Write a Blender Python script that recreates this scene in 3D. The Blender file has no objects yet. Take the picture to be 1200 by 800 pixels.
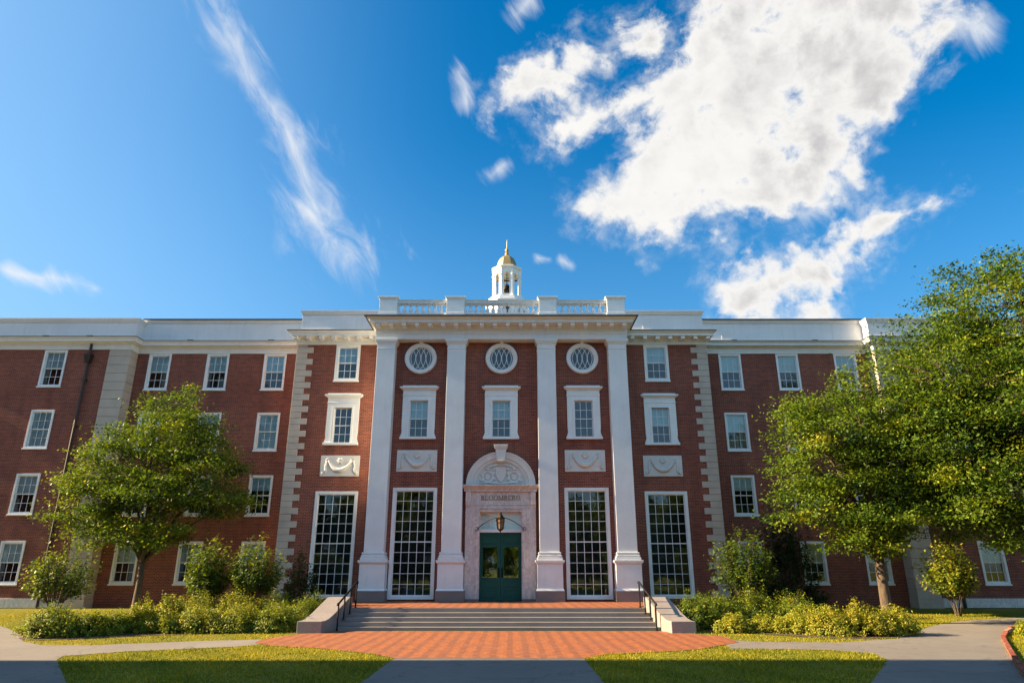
import bpy, bmesh, math, random
import numpy as np
from mathutils import Vector, Matrix

R = math.radians
C = bpy.context.scene.collection
SC = bpy.context.scene

# ------------------------------------------------------------------ camera, sky, sun, exposure
cd = bpy.data.cameras.new('camera')
cam = bpy.data.objects.new('camera', cd); C.objects.link(cam)
cam.location = (0.53, -32.0, 1.28)
cam.rotation_euler = (R(90 + 18.72), 0, 0)
cd.sensor_width = 36.0; cd.lens = 23.82; cd.clip_end = 3000
SC.camera = cam
SC.view_settings.view_transform = 'Standard'
SC.view_settings.look = 'None'
SC.view_settings.exposure = 2.05
SC.view_settings.gamma = 1.0
SUN_EL = 25.5
SKY_STRENGTH = 0.05
SUN_STRENGTH = 5.0

sd = bpy.data.lights.new('sun', 'SUN')
sd.energy = SUN_STRENGTH; sd.angle = R(0.55); sd.color = (1.0, 0.76, 0.46)
sun = bpy.data.objects.new('sun', sd); C.objects.link(sun)
_d = Vector((math.cos(R(SUN_EL)), 0.009, -math.sin(R(SUN_EL))))
sun.rotation_euler = _d.to_track_quat('-Z', 'Y').to_euler()
sun.location = (-60, 0, 40)


class NT:
    """little helper for node trees"""
    def __init__(s, tree): s.t = tree
    def n(s, typ, **props):
        nd = s.t.nodes.new(typ)
        for k, v in props.items(): setattr(nd, k, v)
        return nd
    def set(s, sock, v):
        if hasattr(v, 'is_output'): s.t.links.new(v, sock)
        else: sock.default_value = v
    def math(s, op, a, b=0.0, c=None, clamp=False):
        nd = s.n('ShaderNodeMath', operation=op); nd.use_clamp = clamp
        s.set(nd.inputs[0], a); s.set(nd.inputs[1], b)
        if c is not None: s.set(nd.inputs[2], c)
        return nd.outputs[0]
    def smooth(s, v, lo, hi, a=0.0, b=1.0):
        nd = s.n('ShaderNodeMapRange', interpolation_type='SMOOTHSTEP')
        s.set(nd.inputs[0], v); s.set(nd.inputs[1], lo); s.set(nd.inputs[2], hi); s.set(nd.inputs[3], a); s.set(nd.inputs[4], b)
        return nd.outputs[0]
    def lin(s, v, lo, hi, a=0.0, b=1.0):
        nd = s.n('ShaderNodeMapRange')
        s.set(nd.inputs[0], v); s.set(nd.inputs[1], lo); s.set(nd.inputs[2], hi); s.set(nd.inputs[3], a); s.set(nd.inputs[4], b)
        return nd.outputs[0]
    def noise(s, vec, scale, detail=4, rough=0.5, dist=0.0, col=False):
        nd = s.n('ShaderNodeTexNoise')
        if vec is not None: s.set(nd.inputs['Vector'], vec)
        s.set(nd.inputs['Scale'], scale); nd.inputs['Detail'].default_value = detail
        nd.inputs['Roughness'].default_value = rough; nd.inputs['Distortion'].default_value = dist
        return nd.outputs['Color'] if col else nd.outputs['Fac']
    def mix(s, f, a, b, typ='MIX'):
        nd = s.n('ShaderNodeMix', data_type='RGBA', blend_type=typ)
        s.set(nd.inputs[0], f)
        for i, v in ((6, a), (7, b)):
            if isinstance(v, tuple) and len(v) == 3: v = v + (1.0,)
            s.set(nd.inputs[i], v)
        return nd.outputs[2]
    def comb(s, x, y, z=0.0):
        nd = s.n('ShaderNodeCombineXYZ')
        s.set(nd.inputs[0], x); s.set(nd.inputs[1], y); s.set(nd.inputs[2], z)
        return nd.outputs[0]
    def sep(s, v):
        nd = s.n('ShaderNodeSeparateXYZ'); s.set(nd.inputs[0], v); return nd.outputs
    def vmath(s, op, a, b=(0, 0, 0)):
        nd = s.n('ShaderNodeVectorMath', operation=op)
        s.set(nd.inputs[0], a); s.set(nd.inputs[1], b); return nd.outputs[0]
    def bump(s, h, strength, dist=0.02):
        nd = s.n('ShaderNodeBump'); nd.inputs['Strength'].default_value = strength
        nd.inputs['Distance'].default_value = dist; s.set(nd.inputs['Height'], h); return nd.outputs[0]


def make_world():
    w = bpy.data.worlds.new('World'); SC.world = w; w.use_nodes = True
    w.node_tree.nodes.clear(); t = NT(w.node_tree)
    sky = t.n('ShaderNodeTexSky', sky_type='NISHITA'); sky.sun_disc = False
    sky.sun_elevation = R(SUN_EL); sky.sun_rotation = R(-90)
    sky.altitude = 50; sky.air_density = 1.0; sky.dust_density = 1.3; sky.ozone_density = 2.2
    geo = t.n('ShaderNodeTexCoord')
    nrm = t.vmath('NORMALIZE', geo.outputs['Generated'])
    x, y, z = t.sep(nrm)
    den = t.math('MAXIMUM', t.math('ADD', y, 1.0), 0.04)
    u = t.math('DIVIDE', x, den); v = t.math('DIVIDE', z, den)
    P = t.comb(u, v, 0.0)
    # domain warp, so the masses do not read as ellipses
    wn = t.noise(P, 7.0, 5, 0.55, col=True)
    off = t.vmath('SCALE', t.vmath('SUBTRACT', wn, (0.5, 0.5, 0.5))); off.node.inputs['Scale'].default_value = 0.050
    PW = t.vmath('ADD', P, off)
    uw, vw, _ = t.sep(PW)

    def streak(a, b, wd, U, V, soft=None):
        # soft capsule from a to b of half-width wd: 1 on the axis, 0 at the rim
        ax, ay = a; bx, by = b
        L = math.hypot(bx - ax, by - ay); cx, cy = (bx - ax) / L, (by - ay) / L
        du = t.math('SUBTRACT', U, ax); dv = t.math('SUBTRACT', V, ay)
        al = t.math('ADD', t.math('MULTIPLY', du, cx), t.math('MULTIPLY', dv, cy))
        pe = t.math('SUBTRACT', t.math('MULTIPLY', dv, cx), t.math('MULTIPLY', du, cy))
        cl = t.math('MINIMUM', t.math('MAXIMUM', al, 0.0), L)
        ex = t.math('SUBTRACT', al, cl)
        d = t.math('SQRT', t.math('ADD', t.math('MULTIPLY', ex, ex), t.math('MULTIPLY', pe, pe)))
        return t.math('DIVIDE', t.math('SUBTRACT', wd, d), soft or wd)

    def union(lst):
        r = lst[0]
        for q in lst[1:]:
            nd = t.n('ShaderNodeMath', operation='SMOOTH_MAX')
            t.set(nd.inputs[0], r); t.set(nd.inputs[1], q); nd.inputs[2].default_value = 0.25
            r = nd.outputs[0]
        return r
    cum = [((.075, .272), (.125, .268), .026), ((.115, .285), (.215, .300), .040), ((.155, .318), (.238, .345), .036), ((.135, .305), (.195, .330), .038), ((.170, .370), (.258, .372), .048),
           ((.175, .410), (.255, .412), .045), ((.128, .266), (.160, .274), .026), ((.150, .345), (.175, .372), .030),
           ((.004, .350), (.050, .368), .021), ((.055, .376), (.105, .390), .019), ((.036, .328), (.075, .345), .021), ((.075, .345), (.130, .356), .023),
           ((.168, .186), (.222, .212), .027), ((.220, .214), (.245, .226), .021), ((.245, .232), (.300, .252), .014), ((.165, .176), (.235, .172), .013),
           ((.352, .246), (.36, .240), .004)]
    m = union([streak(a, b, wd * 1.30, uw, vw, .045) for a, b, wd in cum])
    m = t.math('MAXIMUM', m, -1.5)
    n1 = t.noise(PW, 21.0, 12, 0.64)
    n2 = t.noise(t.vmath('ADD', PW, (-.006, .004, 0)), 24.0, 5, 0.55)
    n3 = t.noise(t.vmath('ADD', PW, (.012, -.008, 0)), 24.0, 5, 0.55)
    vo = t.n('ShaderNodeTexVoronoi', feature='SMOOTH_F1'); vo.inputs['Scale'].default_value = 44.0; vo.inputs['Smoothness'].default_value = .35
    t.set(vo.inputs['Vector'], t.vmath('ADD', PW, t.comb(t.math('MULTIPLY', n1, .02), t.math('MULTIPLY', n1, -.015))))
    vo2 = t.n('ShaderNodeTexVoronoi', feature='SMOOTH_F1'); vo2.inputs['Scale'].default_value = 95.0; vo2.inputs['Smoothness'].default_value = .35; t.set(vo2.inputs['Vector'], PW)
    lump = t.math('ADD', t.math('MULTIPLY', t.math('SUBTRACT', .42, vo.outputs['Distance']), .75), t.math('MULTIPLY', t.math('SUBTRACT', .42, vo2.outputs['Distance']), .45))
    dens0 = t.math('ADD', t.math('MULTIPLY', t.math('MINIMUM', m, .75), 2.1), t.math('MULTIPLY', t.math('SUBTRACT', n1, 0.52), 4.4))
    dens = t.math('ADD', dens0, lump)
    alpha = t.smooth(dens, 0.05, 1.05)
    alpha = t.math('MAXIMUM', alpha, t.math('MULTIPLY', t.smooth(dens, -.55, .5), t.smooth(t.noise(PW, 60.0, 6, .6), .35, .7, 0.0, .42)))
    # thickness decides how grey the underside is
    thick = t.smooth(dens, 0.7, 2.2)
    lit = t.math('MULTIPLY', t.math('SUBTRACT', n3, n2), 1.5)
    bl = t.noise(t.vmath('ADD', P, (3.1, 1.7, 0)), 13.0, 6, 0.6)
    big = t.noise(t.vmath('ADD', P, (5.3, 2.2, 0)), 6.0, 3, 0.5)
    lit = t.math('SUBTRACT', lit, t.math('MULTIPLY', lump, .35))
    shade = t.math('ADD', lit, t.math('ADD', t.math('MULTIPLY', t.math('SUBTRACT', bl, .44), .8), t.math('MULTIPLY', t.math('SUBTRACT', big, .45), 2.0)))
    shade = t.math('ADD', shade, t.math('MULTIPLY', t.math('SUBTRACT', u, .17), 2.6))
    shade = t.math('MULTIPLY', t.smooth(shade, -0.55, 0.75), thick)
    above = t.smooth(z, 0.0, 0.03)
    ccol = t.mix(shade, (1.0, 0.98, 0.95), (0.55, 0.54, 0.55))
    # thin high cirrus
    PC = t.comb(t.math('MULTIPLY', u, 1.0), v, 0.0)
    wc = t.noise(PC, 9.0, 4, 0.5, col=True)
    oc = t.vmath('SCALE', t.vmath('SUBTRACT', wc, (0.5, 0.5, 0.5))); oc.node.inputs['Scale'].default_value = 0.05
    uc, vc, _ = t.sep(t.vmath('ADD', PC, oc))
    cir = [((-.230, .420), (-.190, .360), .012), ((-.190, .360), (-.162, .308), .011), ((-.162, .308), (-.145, .265), .017), ((-.150, .262), (-.126, .240), .022),
           ((-.043, .372), (-.040, .355), .006), ((-.018, .287), (-.007, .299), .007), ((.035, .226), (.040, .223), .004), ((.006, .405), (.016, .412), .006),
           ((-.345, .198), (-.32, .190), .004), ((-.318, .192), (-.288, .182), .0055), ((.215, .256), (.236, .268), .010), ((.315, .378), (.33, .365), .010), ((.018, .228), (.026, .226), .003)]
    mc = union([streak(a, b, wd * 1.75, uc, vc) for a, b, wd in cir])
    mc = t.math('MAXIMUM', mc, -1.0)
    # fibres run along the streak (down to the right)
    rot = t.n('ShaderNodeMapping'); rot.inputs['Rotation'].default_value = (0, 0, R(57)); rot.inputs['Scale'].default_value = (1, 1, 1)
    t.set(rot.inputs['Vector'], P)
    st = t.n('ShaderNodeMapping'); st.inputs['Scale'].default_value = (20, 52, 1); t.set(st.inputs['Vector'], rot.outputs[0])
    nc = t.noise(st.outputs[0], 1.0, 8, 0.6, 0.6)
    dc = t.math('ADD', mc, t.math('MULTIPLY', t.math('SUBTRACT', nc, 0.54), 3.0))
    ac = t.math('MULTIPLY', t.smooth(dc, -0.1, 1.9), 0.95)
    above = t.smooth(z, 0.0, 0.03)
    alpha = t.math('MULTIPLY', alpha, above); ac = t.math('MULTIPLY', ac, above)
    hs = t.n('ShaderNodeHueSaturation'); hs.inputs['Saturation'].default_value = 1.5; hs.inputs['Value'].default_value = 1.06; hs.inputs['Hue'].default_value = 0.496
    t.set(hs.inputs['Color'], sky.outputs[0])
    K = 4.6
    # paler towards the sun's side and the skyline
    pale = t.math('ADD', t.smooth(u, -.02, -.48, 0, .60), t.smooth(v, .34, .12, 0, .20))
    skyc = t.mix(t.math('MULTIPLY', pale, above), hs.outputs[0], (1.65, 3.1, 4.7))
    c1 = t.mix(ac, skyc, (0.95 * K, 0.97 * K, 1.0 * K))
    ck = t.vmath('SCALE', ccol); ck.node.inputs['Scale'].default_value = 4.7
    c2 = t.mix(alpha, c1, ck)
    # bright cloud added behind the viewer as fill light on the shaded facade
    rear_fill = t.math('MULTIPLY', t.smooth(y, 0.05, -0.45), t.smooth(t.noise(nrm, 2.3, 7, .6), .36, .62, .35, 1.0))
    rear_fill = t.math('MULTIPLY', rear_fill, above)
    c2 = t.mix(t.math('MULTIPLY', rear_fill, .8), c2, (2.5, 3.9, 5.6))
    bg = t.n('ShaderNodeBackground'); bg.inputs['Strength'].default_value = SKY_STRENGTH
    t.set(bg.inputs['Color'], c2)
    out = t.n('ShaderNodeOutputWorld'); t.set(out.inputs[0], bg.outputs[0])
    w.cycles.sampling_method = 'MANUAL'; w.cycles.sample_map_resolution = 1024


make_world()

# ------------------------------------------------------------------ materials
def material(name):
    m = bpy.data.materials.new(name); m.use_nodes = True
    t = NT(m.node_tree); b = m.node_tree.nodes['Principled BSDF']
    return m, t, b

def wall_coord(t):
    tc = t.n('ShaderNodeTexCoord'); x, y, z = t.sep(tc.outputs['Object'])
    return tc.outputs['Object'], t.comb(t.math('ADD', x, y), z, 0.0)

def mat_brick(name='wall_brick', a=(.105, .018, .012), b_=(.29, .058, .026), mortar=(.36, .20, .15)):
    m, t, b = material(name)
    obj, wc = wall_coord(t)
    br = t.n('ShaderNodeTexBrick'); br.offset = 0.5
    t.set(br.inputs['Vector'], wc)
    br.inputs['Scale'].default_value = 1.0; br.inputs['Brick Width'].default_value = 0.215; br.inputs['Row Height'].default_value = 0.074
    br.inputs['Mortar Size'].default_value = 0.0115; br.inputs['Mortar Smooth'].default_value = 0.3; br.inputs['Bias'].default_value = -0.1
    br.inputs['Color1'].default_value = a + (1,); br.inputs['Color2'].default_value = b_ + (1,); br.inputs['Mortar'].default_value = mortar + (1,)
    big = t.noise(obj, 0.35, 4, 0.6); sm = t.noise(wc, 5.0, 3, 0.6)
    # every fourth or so course runs a bit darker, as in common bond
    c = t.mix(t.lin(big, .3, .7, 0.0, 0.5), br.outputs['Color'], (.10, .019, .015), 'MIX')
    c = t.mix(t.lin(sm, .45, .75, 0.0, 0.35), c, (.32, .085, .033))
    st = t.n('ShaderNodeMapping'); st.inputs['Scale'].default_value = (1.6, .12, 1); t.set(st.inputs[0], wc)
    run = t.noise(st.outputs[0], 1.0, 5, .6)
    c = t.mix(t.lin(run, .45, .75, 0, .5), c, (.07, .018, .016)); r2 = t.n('ShaderNodeMapping'); r2.inputs['Scale'].default_value = (1.1, 6.0, 1); t.set(r2.inputs[0], wc); c = t.mix(t.lin(t.noise(r2.outputs[0], 1.0, 6, .7), .5, .75, 0, .55), c, (.38, .105, .045))
    t.set(b.inputs['Base Color'], c); b.inputs['Roughness'].default_value = 0.85
    t.set(b.inputs['Normal'], t.bump(t.math('ADD', br.outputs['Fac'], t.math('MULTIPLY', sm, -.6)), -0.5, 0.01))
    return m

def mat_plain(name, col, rough=0.6, var=0.12, scale=2.0, bump=0.05, metal=0.0, dark=None, streaks=0.0, spec=0.5):
    m, t, b = material(name)
    obj, wc = wall_coord(t)
    n = t.noise(obj, scale, 6, 0.6)
    d = dark or tuple(v * (1 - 2.2 * var) for v in col)
    c = t.mix(t.lin(n, .3, .75), col, d)
    if streaks:
        st = t.n('ShaderNodeMapping'); st.inputs['Scale'].default_value = (5.0, .35, 1); t.set(st.inputs[0], wc)
        rn = t.noise(st.outputs[0], 1.0, 6, .6)
        c = t.mix(t.lin(rn, .52, .78, 0, streaks), c, tuple(v * .55 for v in col))
    t.set(b.inputs['Base Color'], c)
    b.inputs['Roughness'].default_value = rough; b.inputs['Metallic'].default_value = metal
    b.inputs['Specular IOR Level'].default_value = spec
    if bump:
        t.set(b.inputs['Normal'], t.bump(t.noise(obj, scale * 12, 4, .6), bump, 0.01))
    return m

def mat_marble(name, base=(.66, .59, .56), vein=(.36, .27, .28)):
    m, t, b = material(name)
    obj, wc = wall_coord(t)
    st = t.n('ShaderNodeMapping'); st.inputs['Scale'].default_value = (2.2, .9, 1); t.set(st.inputs[0], wc)
    n = t.noise(st.outputs[0], 1.4, 8, .65, 1.8)
    ve = t.smooth(t.math('ABSOLUTE', t.math('SUBTRACT', n, .5)), 0.0, 0.07, 1.0, 0.0)
    cl = t.noise(obj, .8, 4, .6)
    c = t.mix(t.lin(cl, .35, .7), base, tuple(v * .84 for v in base))
    c = t.mix(t.math('MULTIPLY', ve, .55), c, vein)
    t.set(b.inputs['Base Color'], c); b.inputs['Roughness'].default_value = .55
    return m

def mat_glass(name='window_glass', k=1.25):
    m, t, b = material(name); m.node_tree.nodes.remove(b)
    out = [n for n in m.node_tree.nodes if n.type == 'OUTPUT_MATERIAL'][0]
    tc = t.n('ShaderNodeTexCoord')
    fr = t.n('ShaderNodeFresnel'); fr.inputs[0].default_value = 1.75
    tr = t.n('ShaderNodeBsdfTransparent'); tr.inputs[0].default_value = (.80, .94, .96, 1)
    gl = t.n('ShaderNodeBsdfGlossy'); gl.inputs['Roughness'].default_value = .012; gl.inputs[0].default_value = (.92, 1, 1, 1)
    geo = t.n('ShaderNodeNewGeometry')
    nb = t.bump(t.noise(geo.outputs['Position'], 1.3, 2, .5), .10, .02)
    t.set(gl.inputs['Normal'], nb); t.set(fr.inputs['Normal'], nb)
    mx = t.n('ShaderNodeMixShader'); t.set(mx.inputs[0], t.math('MULTIPLY', fr.outputs[0], k, clamp=True)); t.set(mx.inputs[1], tr.outputs[0]); t.set(mx.inputs[2], gl.outputs[0])
    t.set(out.inputs[0], mx.outputs[0]); return m

def mat_leaf(name, cols, trans=.38, spec=.3):
    m, t, b = material(name)
    out = [n for n in m.node_tree.nodes if n.type == 'OUTPUT_MATERIAL'][0]
    at = t.n('ShaderNodeAttribute'); at.attribute_name = 'tint'
    cr = t.n('ShaderNodeValToRGB'); e = cr.color_ramp.elements
    for i, (p, c) in enumerate(cols):
        el = e[i] if i < 2 else e.new(p)
        el.position = p; el.color = c + (1,)
    t.set(cr.inputs[0], at.outputs['Fac'])
    t.set(b.inputs['Base Color'], cr.outputs[0]); b.inputs['Roughness'].default_value = .55; b.inputs['Specular IOR Level'].default_value = spec
    tl = t.n('ShaderNodeBsdfTranslucent'); t.set(tl.inputs[0], t.mix(1.0, cr.outputs[0], (1.5, 1.35, .5), 'MULTIPLY'))
    mx = t.n('ShaderNodeMixShader'); mx.inputs[0].default_value = trans
    t.set(mx.inputs[1], b.outputs[0]); t.set(mx.inputs[2], tl.outputs[0]); t.set(out.inputs[0], mx.outputs[0])
    return m

def mat_bark():
    m, t, b = material('bark')
    tc = t.n('ShaderNodeTexCoord'); mp = t.n('ShaderNodeMapping'); mp.inputs['Scale'].default_value = (9, 9, 1.6); t.set(mp.inputs[0], tc.outputs['Object'])
    n = t.noise(mp.outputs[0], 2.0, 6, .65)
    t.set(b.inputs['Base Color'], t.mix(t.lin(n, .3, .7), (.030, .020, .013), (.125, .088, .058))); b.inputs['Roughness'].default_value = .9
    t.set(b.inputs['Normal'], t.bump(n, .6, .03)); return m

def mat_lawn():
    m, t, b = material('lawn')
    tc = t.n('ShaderNodeTexCoord'); p = tc.outputs['Object']
    big = t.noise(p, .22, 4, .6); mid = t.noise(p, 1.6, 5, .65); fi = t.noise(p, 26, 4, .7)
    c = t.mix(t.lin(mid, .3, .7), (.08, .115, .009), (.19, .185, .016))
    c = t.mix(t.lin(big, .42, .68, 0, .65), c, (.27, .20, .035))
    c = t.mix(t.lin(fi, .4, .7, 0, .6), c, (.035, .05, .006))
    t.set(b.inputs['Base Color'], c); b.inputs['Roughness'].default_value = .95; b.inputs['Specular IOR Level'].default_value = .1
    t.set(b.inputs['Normal'], t.bump(t.math('ADD', fi, mid), .8, .04)); return m

def mat_asphalt():
    m, t, b = material('asphalt')
    tc = t.n('ShaderNodeTexCoord'); p = tc.outputs['Object']
    big = t.noise(p, .35, 5, .6); fi = t.noise(p, 60, 3, .7)
    c = t.mix(t.lin(big, .3, .7), (.135, .12, .11), (.19, .168, .15))
    c = t.mix(t.lin(fi, .35, .75, 0, .6), c, (.085, .08, .078))
    sp = t.noise(p, 2.6, 6, .7); c = t.mix(t.lin(sp, .48, .72, 0, .5), c, (.10, .088, .08)); c = t.mix(t.lin(t.noise(p, .16, 4, .6), .5, .7, 0, .4), c, (.25, .215, .185))
    ck = t.n('ShaderNodeTexVoronoi', feature='DISTANCE_TO_EDGE'); ck.inputs['Scale'].default_value = .38
    dw = t.vmath('ADD', p, t.vmath('SCALE', t.noise(p, 1.2, 4, .6, col=True))); t.set(ck.inputs['Vector'], dw)
    c = t.mix(t.smooth(ck.outputs[0], 0.0, .012, .55, 0.0), c, (.05, .047, .045))
    t.set(b.inputs['Base Color'], c); b.inputs['Roughness'].default_value = .9
    t.set(b.inputs['Normal'], t.bump(fi, .35, .01)); return m

def mat_paver(name='brick_paving'):
    m, t, b = material(name)
    tc = t.n('ShaderNodeTexCoord'); p = tc.outputs['Object']
    mp = t.n('ShaderNodeMapping'); mp.inputs['Rotation'].default_value = (0, 0, R(90)); t.set(mp.inputs[0], p)
    br = t.n('ShaderNodeTexBrick'); t.set(br.inputs[0], mp.outputs[0])
    br.inputs['Scale'].default_value = 1; br.inputs['Brick Width'].default_value = .21; br.inputs['Row Height'].default_value = .105; br.inputs['Mortar Size'].default_value = .006
    br.inputs['Color1'].default_value = (.20, .046, .010, 1); br.inputs['Color2'].default_value = (.32, .085, .012, 1); br.inputs['Mortar'].default_value = (.17, .06, .03, 1)
    x, y, z = t.sep(p)
    wob = t.noise(p, .8, 3, .5)
    ph = t.math('MULTIPLY', t.math('ADD', x, t.math('MULTIPLY', wob, .10)), 2 * math.pi / .42)
    s = t.math('MULTIPLY', t.math('ADD', t.math('SINE', ph), 1.0), .5)
    brk = t.noise(p, 3.0, 4, .6)
    f = t.math('MULTIPLY', t.smooth(s, .3, .9), t.lin(brk, .3, .6, .3, 1.0))
    c = t.mix(t.math('MULTIPLY', f, .72), br.outputs[0], (.11, .028, .014))
    st = t.noise(p, 1.1, 5, .6)
    c = t.mix(t.lin(st, .45, .75, 0, .6), c, (.16, .055, .032)); s2 = t.noise(p, 7.0, 5, .7); c = t.mix(t.lin(s2, .5, .75, 0, .5), c, (.38, .15, .04))
    t.set(b.inputs['Base Color'], c); b.inputs['Roughness'].default_value = .85
    t.set(b.inputs['Normal'], t.bump(br.outputs['Fac'], -.3, .006)); return m

def mat_granite(name, base, speck):
    m, t, b = material(name)
    tc = t.n('ShaderNodeTexCoord'); p = tc.outputs['Object']
    fi = t.noise(p, 45, 3, .75); big = t.noise(p, 1.3, 5, .65)
    c = t.mix(t.lin(fi, .35, .7), base, speck)
    c = t.mix(t.lin(big, .42, .75, 0, .55), c, tuple(v * .5 for v in base))
    t.set(b.inputs['Base Color'], c); b.inputs['Roughness'].default_value = .75
    t.set(b.inputs['Normal'], t.bump(fi, .2, .01)); return m

def mat_mulch():
    m, t, b = material('mulch')
    tc = t.n('ShaderNodeTexCoord'); p = tc.outputs['Object']
    n = t.noise(p, 14, 5, .7)
    t.set(b.inputs['Base Color'], t.mix(t.lin(n, .3, .7), (.035, .02, .013), (.115, .065, .04))); b.inputs['Roughness'].default_value = .95
    t.set(b.inputs['Normal'], t.bump(n, 1.0, .06)); return m

M = dict(
    brick=mat_brick(), paver=mat_paver(), lawn=mat_lawn(), asphalt=mat_asphalt(), mulch=mat_mulch(), bark=mat_bark(), glass=mat_glass(), doorglass=mat_glass('door_glass', 2.6),
    stone=mat_plain('painted_stone', (.74, .77, .79), .6, .06, 1.2, .04, streaks=.22),
    white=mat_plain('white_paint', (.78, .80, .80), .45, .05, 2.0, .03, streaks=.16),
    panel=mat_plain('parapet_panel', (.74, .75, .76), .55, .06, .8, .03, streaks=.28),
    lime=mat_plain('limestone', (.52, .45, .38), .8, .12, 1.3, .12),
    relief=mat_plain('carved_stone', (.66, .66, .64), .75, .08, 2.0, .10),
    marble=mat_marble('veined_marble'),
    pinkgran=mat_granite('plinth_granite', (.24, .185, .175), (.15, .115, .11)),
    stepgran=mat_granite('step_granite', (.27, .25, .24), (.12, .11, .105)),
    cheek=mat_granite('cheek_granite', (.29, .255, .24), (.17, .145, .14)),
    basewhite=mat_marble('white_base_course', (.70, .69, .67), (.36, .35, .36)),
    lead=mat_plain('lead_flashing', (.065, .065, .07), .5, .1, 2.0, .05),
    iron=mat_plain('black_iron', (.010, .010, .011), .6, .1, 4.0, .05, spec=.15),
    pipe=mat_plain('downpipe_paint', (.030, .018, .015), .5, .1, 3.0, .05),
    green=mat_plain('green_door_paint', (.006, .080, .060), .5, .08, 3.0, .03, spec=.3),
    bronze=mat_plain('lantern_bronze', (.045, .028, .018), .45, .15, 5.0, .05, metal=.6),
    letters=mat_plain('letter_gilding', (.27, .21, .15), .6, .1, 5.0, .0),
    gold=mat_plain('gilded_copper', (.44, .32, .14), .5, .16, 3.0, .08, metal=.6),
    blind=mat_plain('window_blind', (.80, .84, .84), .9, .03, 2.0, .0),
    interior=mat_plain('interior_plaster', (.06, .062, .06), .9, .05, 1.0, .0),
    roof=mat_plain('roof_felt', (.12, .12, .12), .9, .1, 1.0, .05),
    amber=mat_plain('lantern_glass', (.17, .11, .065), .25, .1, 6.0, .0),
    oval=mat_plain('dark_leaded_glass', (.010, .028, .045), .06, .1, 3.0, .0, spec=.9),
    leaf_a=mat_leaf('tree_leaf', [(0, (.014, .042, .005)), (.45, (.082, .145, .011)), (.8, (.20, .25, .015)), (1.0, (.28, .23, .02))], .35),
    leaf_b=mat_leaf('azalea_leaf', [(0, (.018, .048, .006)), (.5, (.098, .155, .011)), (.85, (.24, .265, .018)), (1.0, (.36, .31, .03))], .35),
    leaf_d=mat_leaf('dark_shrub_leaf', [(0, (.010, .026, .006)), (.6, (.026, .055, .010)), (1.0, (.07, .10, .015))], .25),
    blade=mat_leaf('grass_blade', [(0, (.065, .10, .008)), (.5, (.22, .215, .015)), (1.0, (.40, .31, .035))], .3, .08),
)

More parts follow.
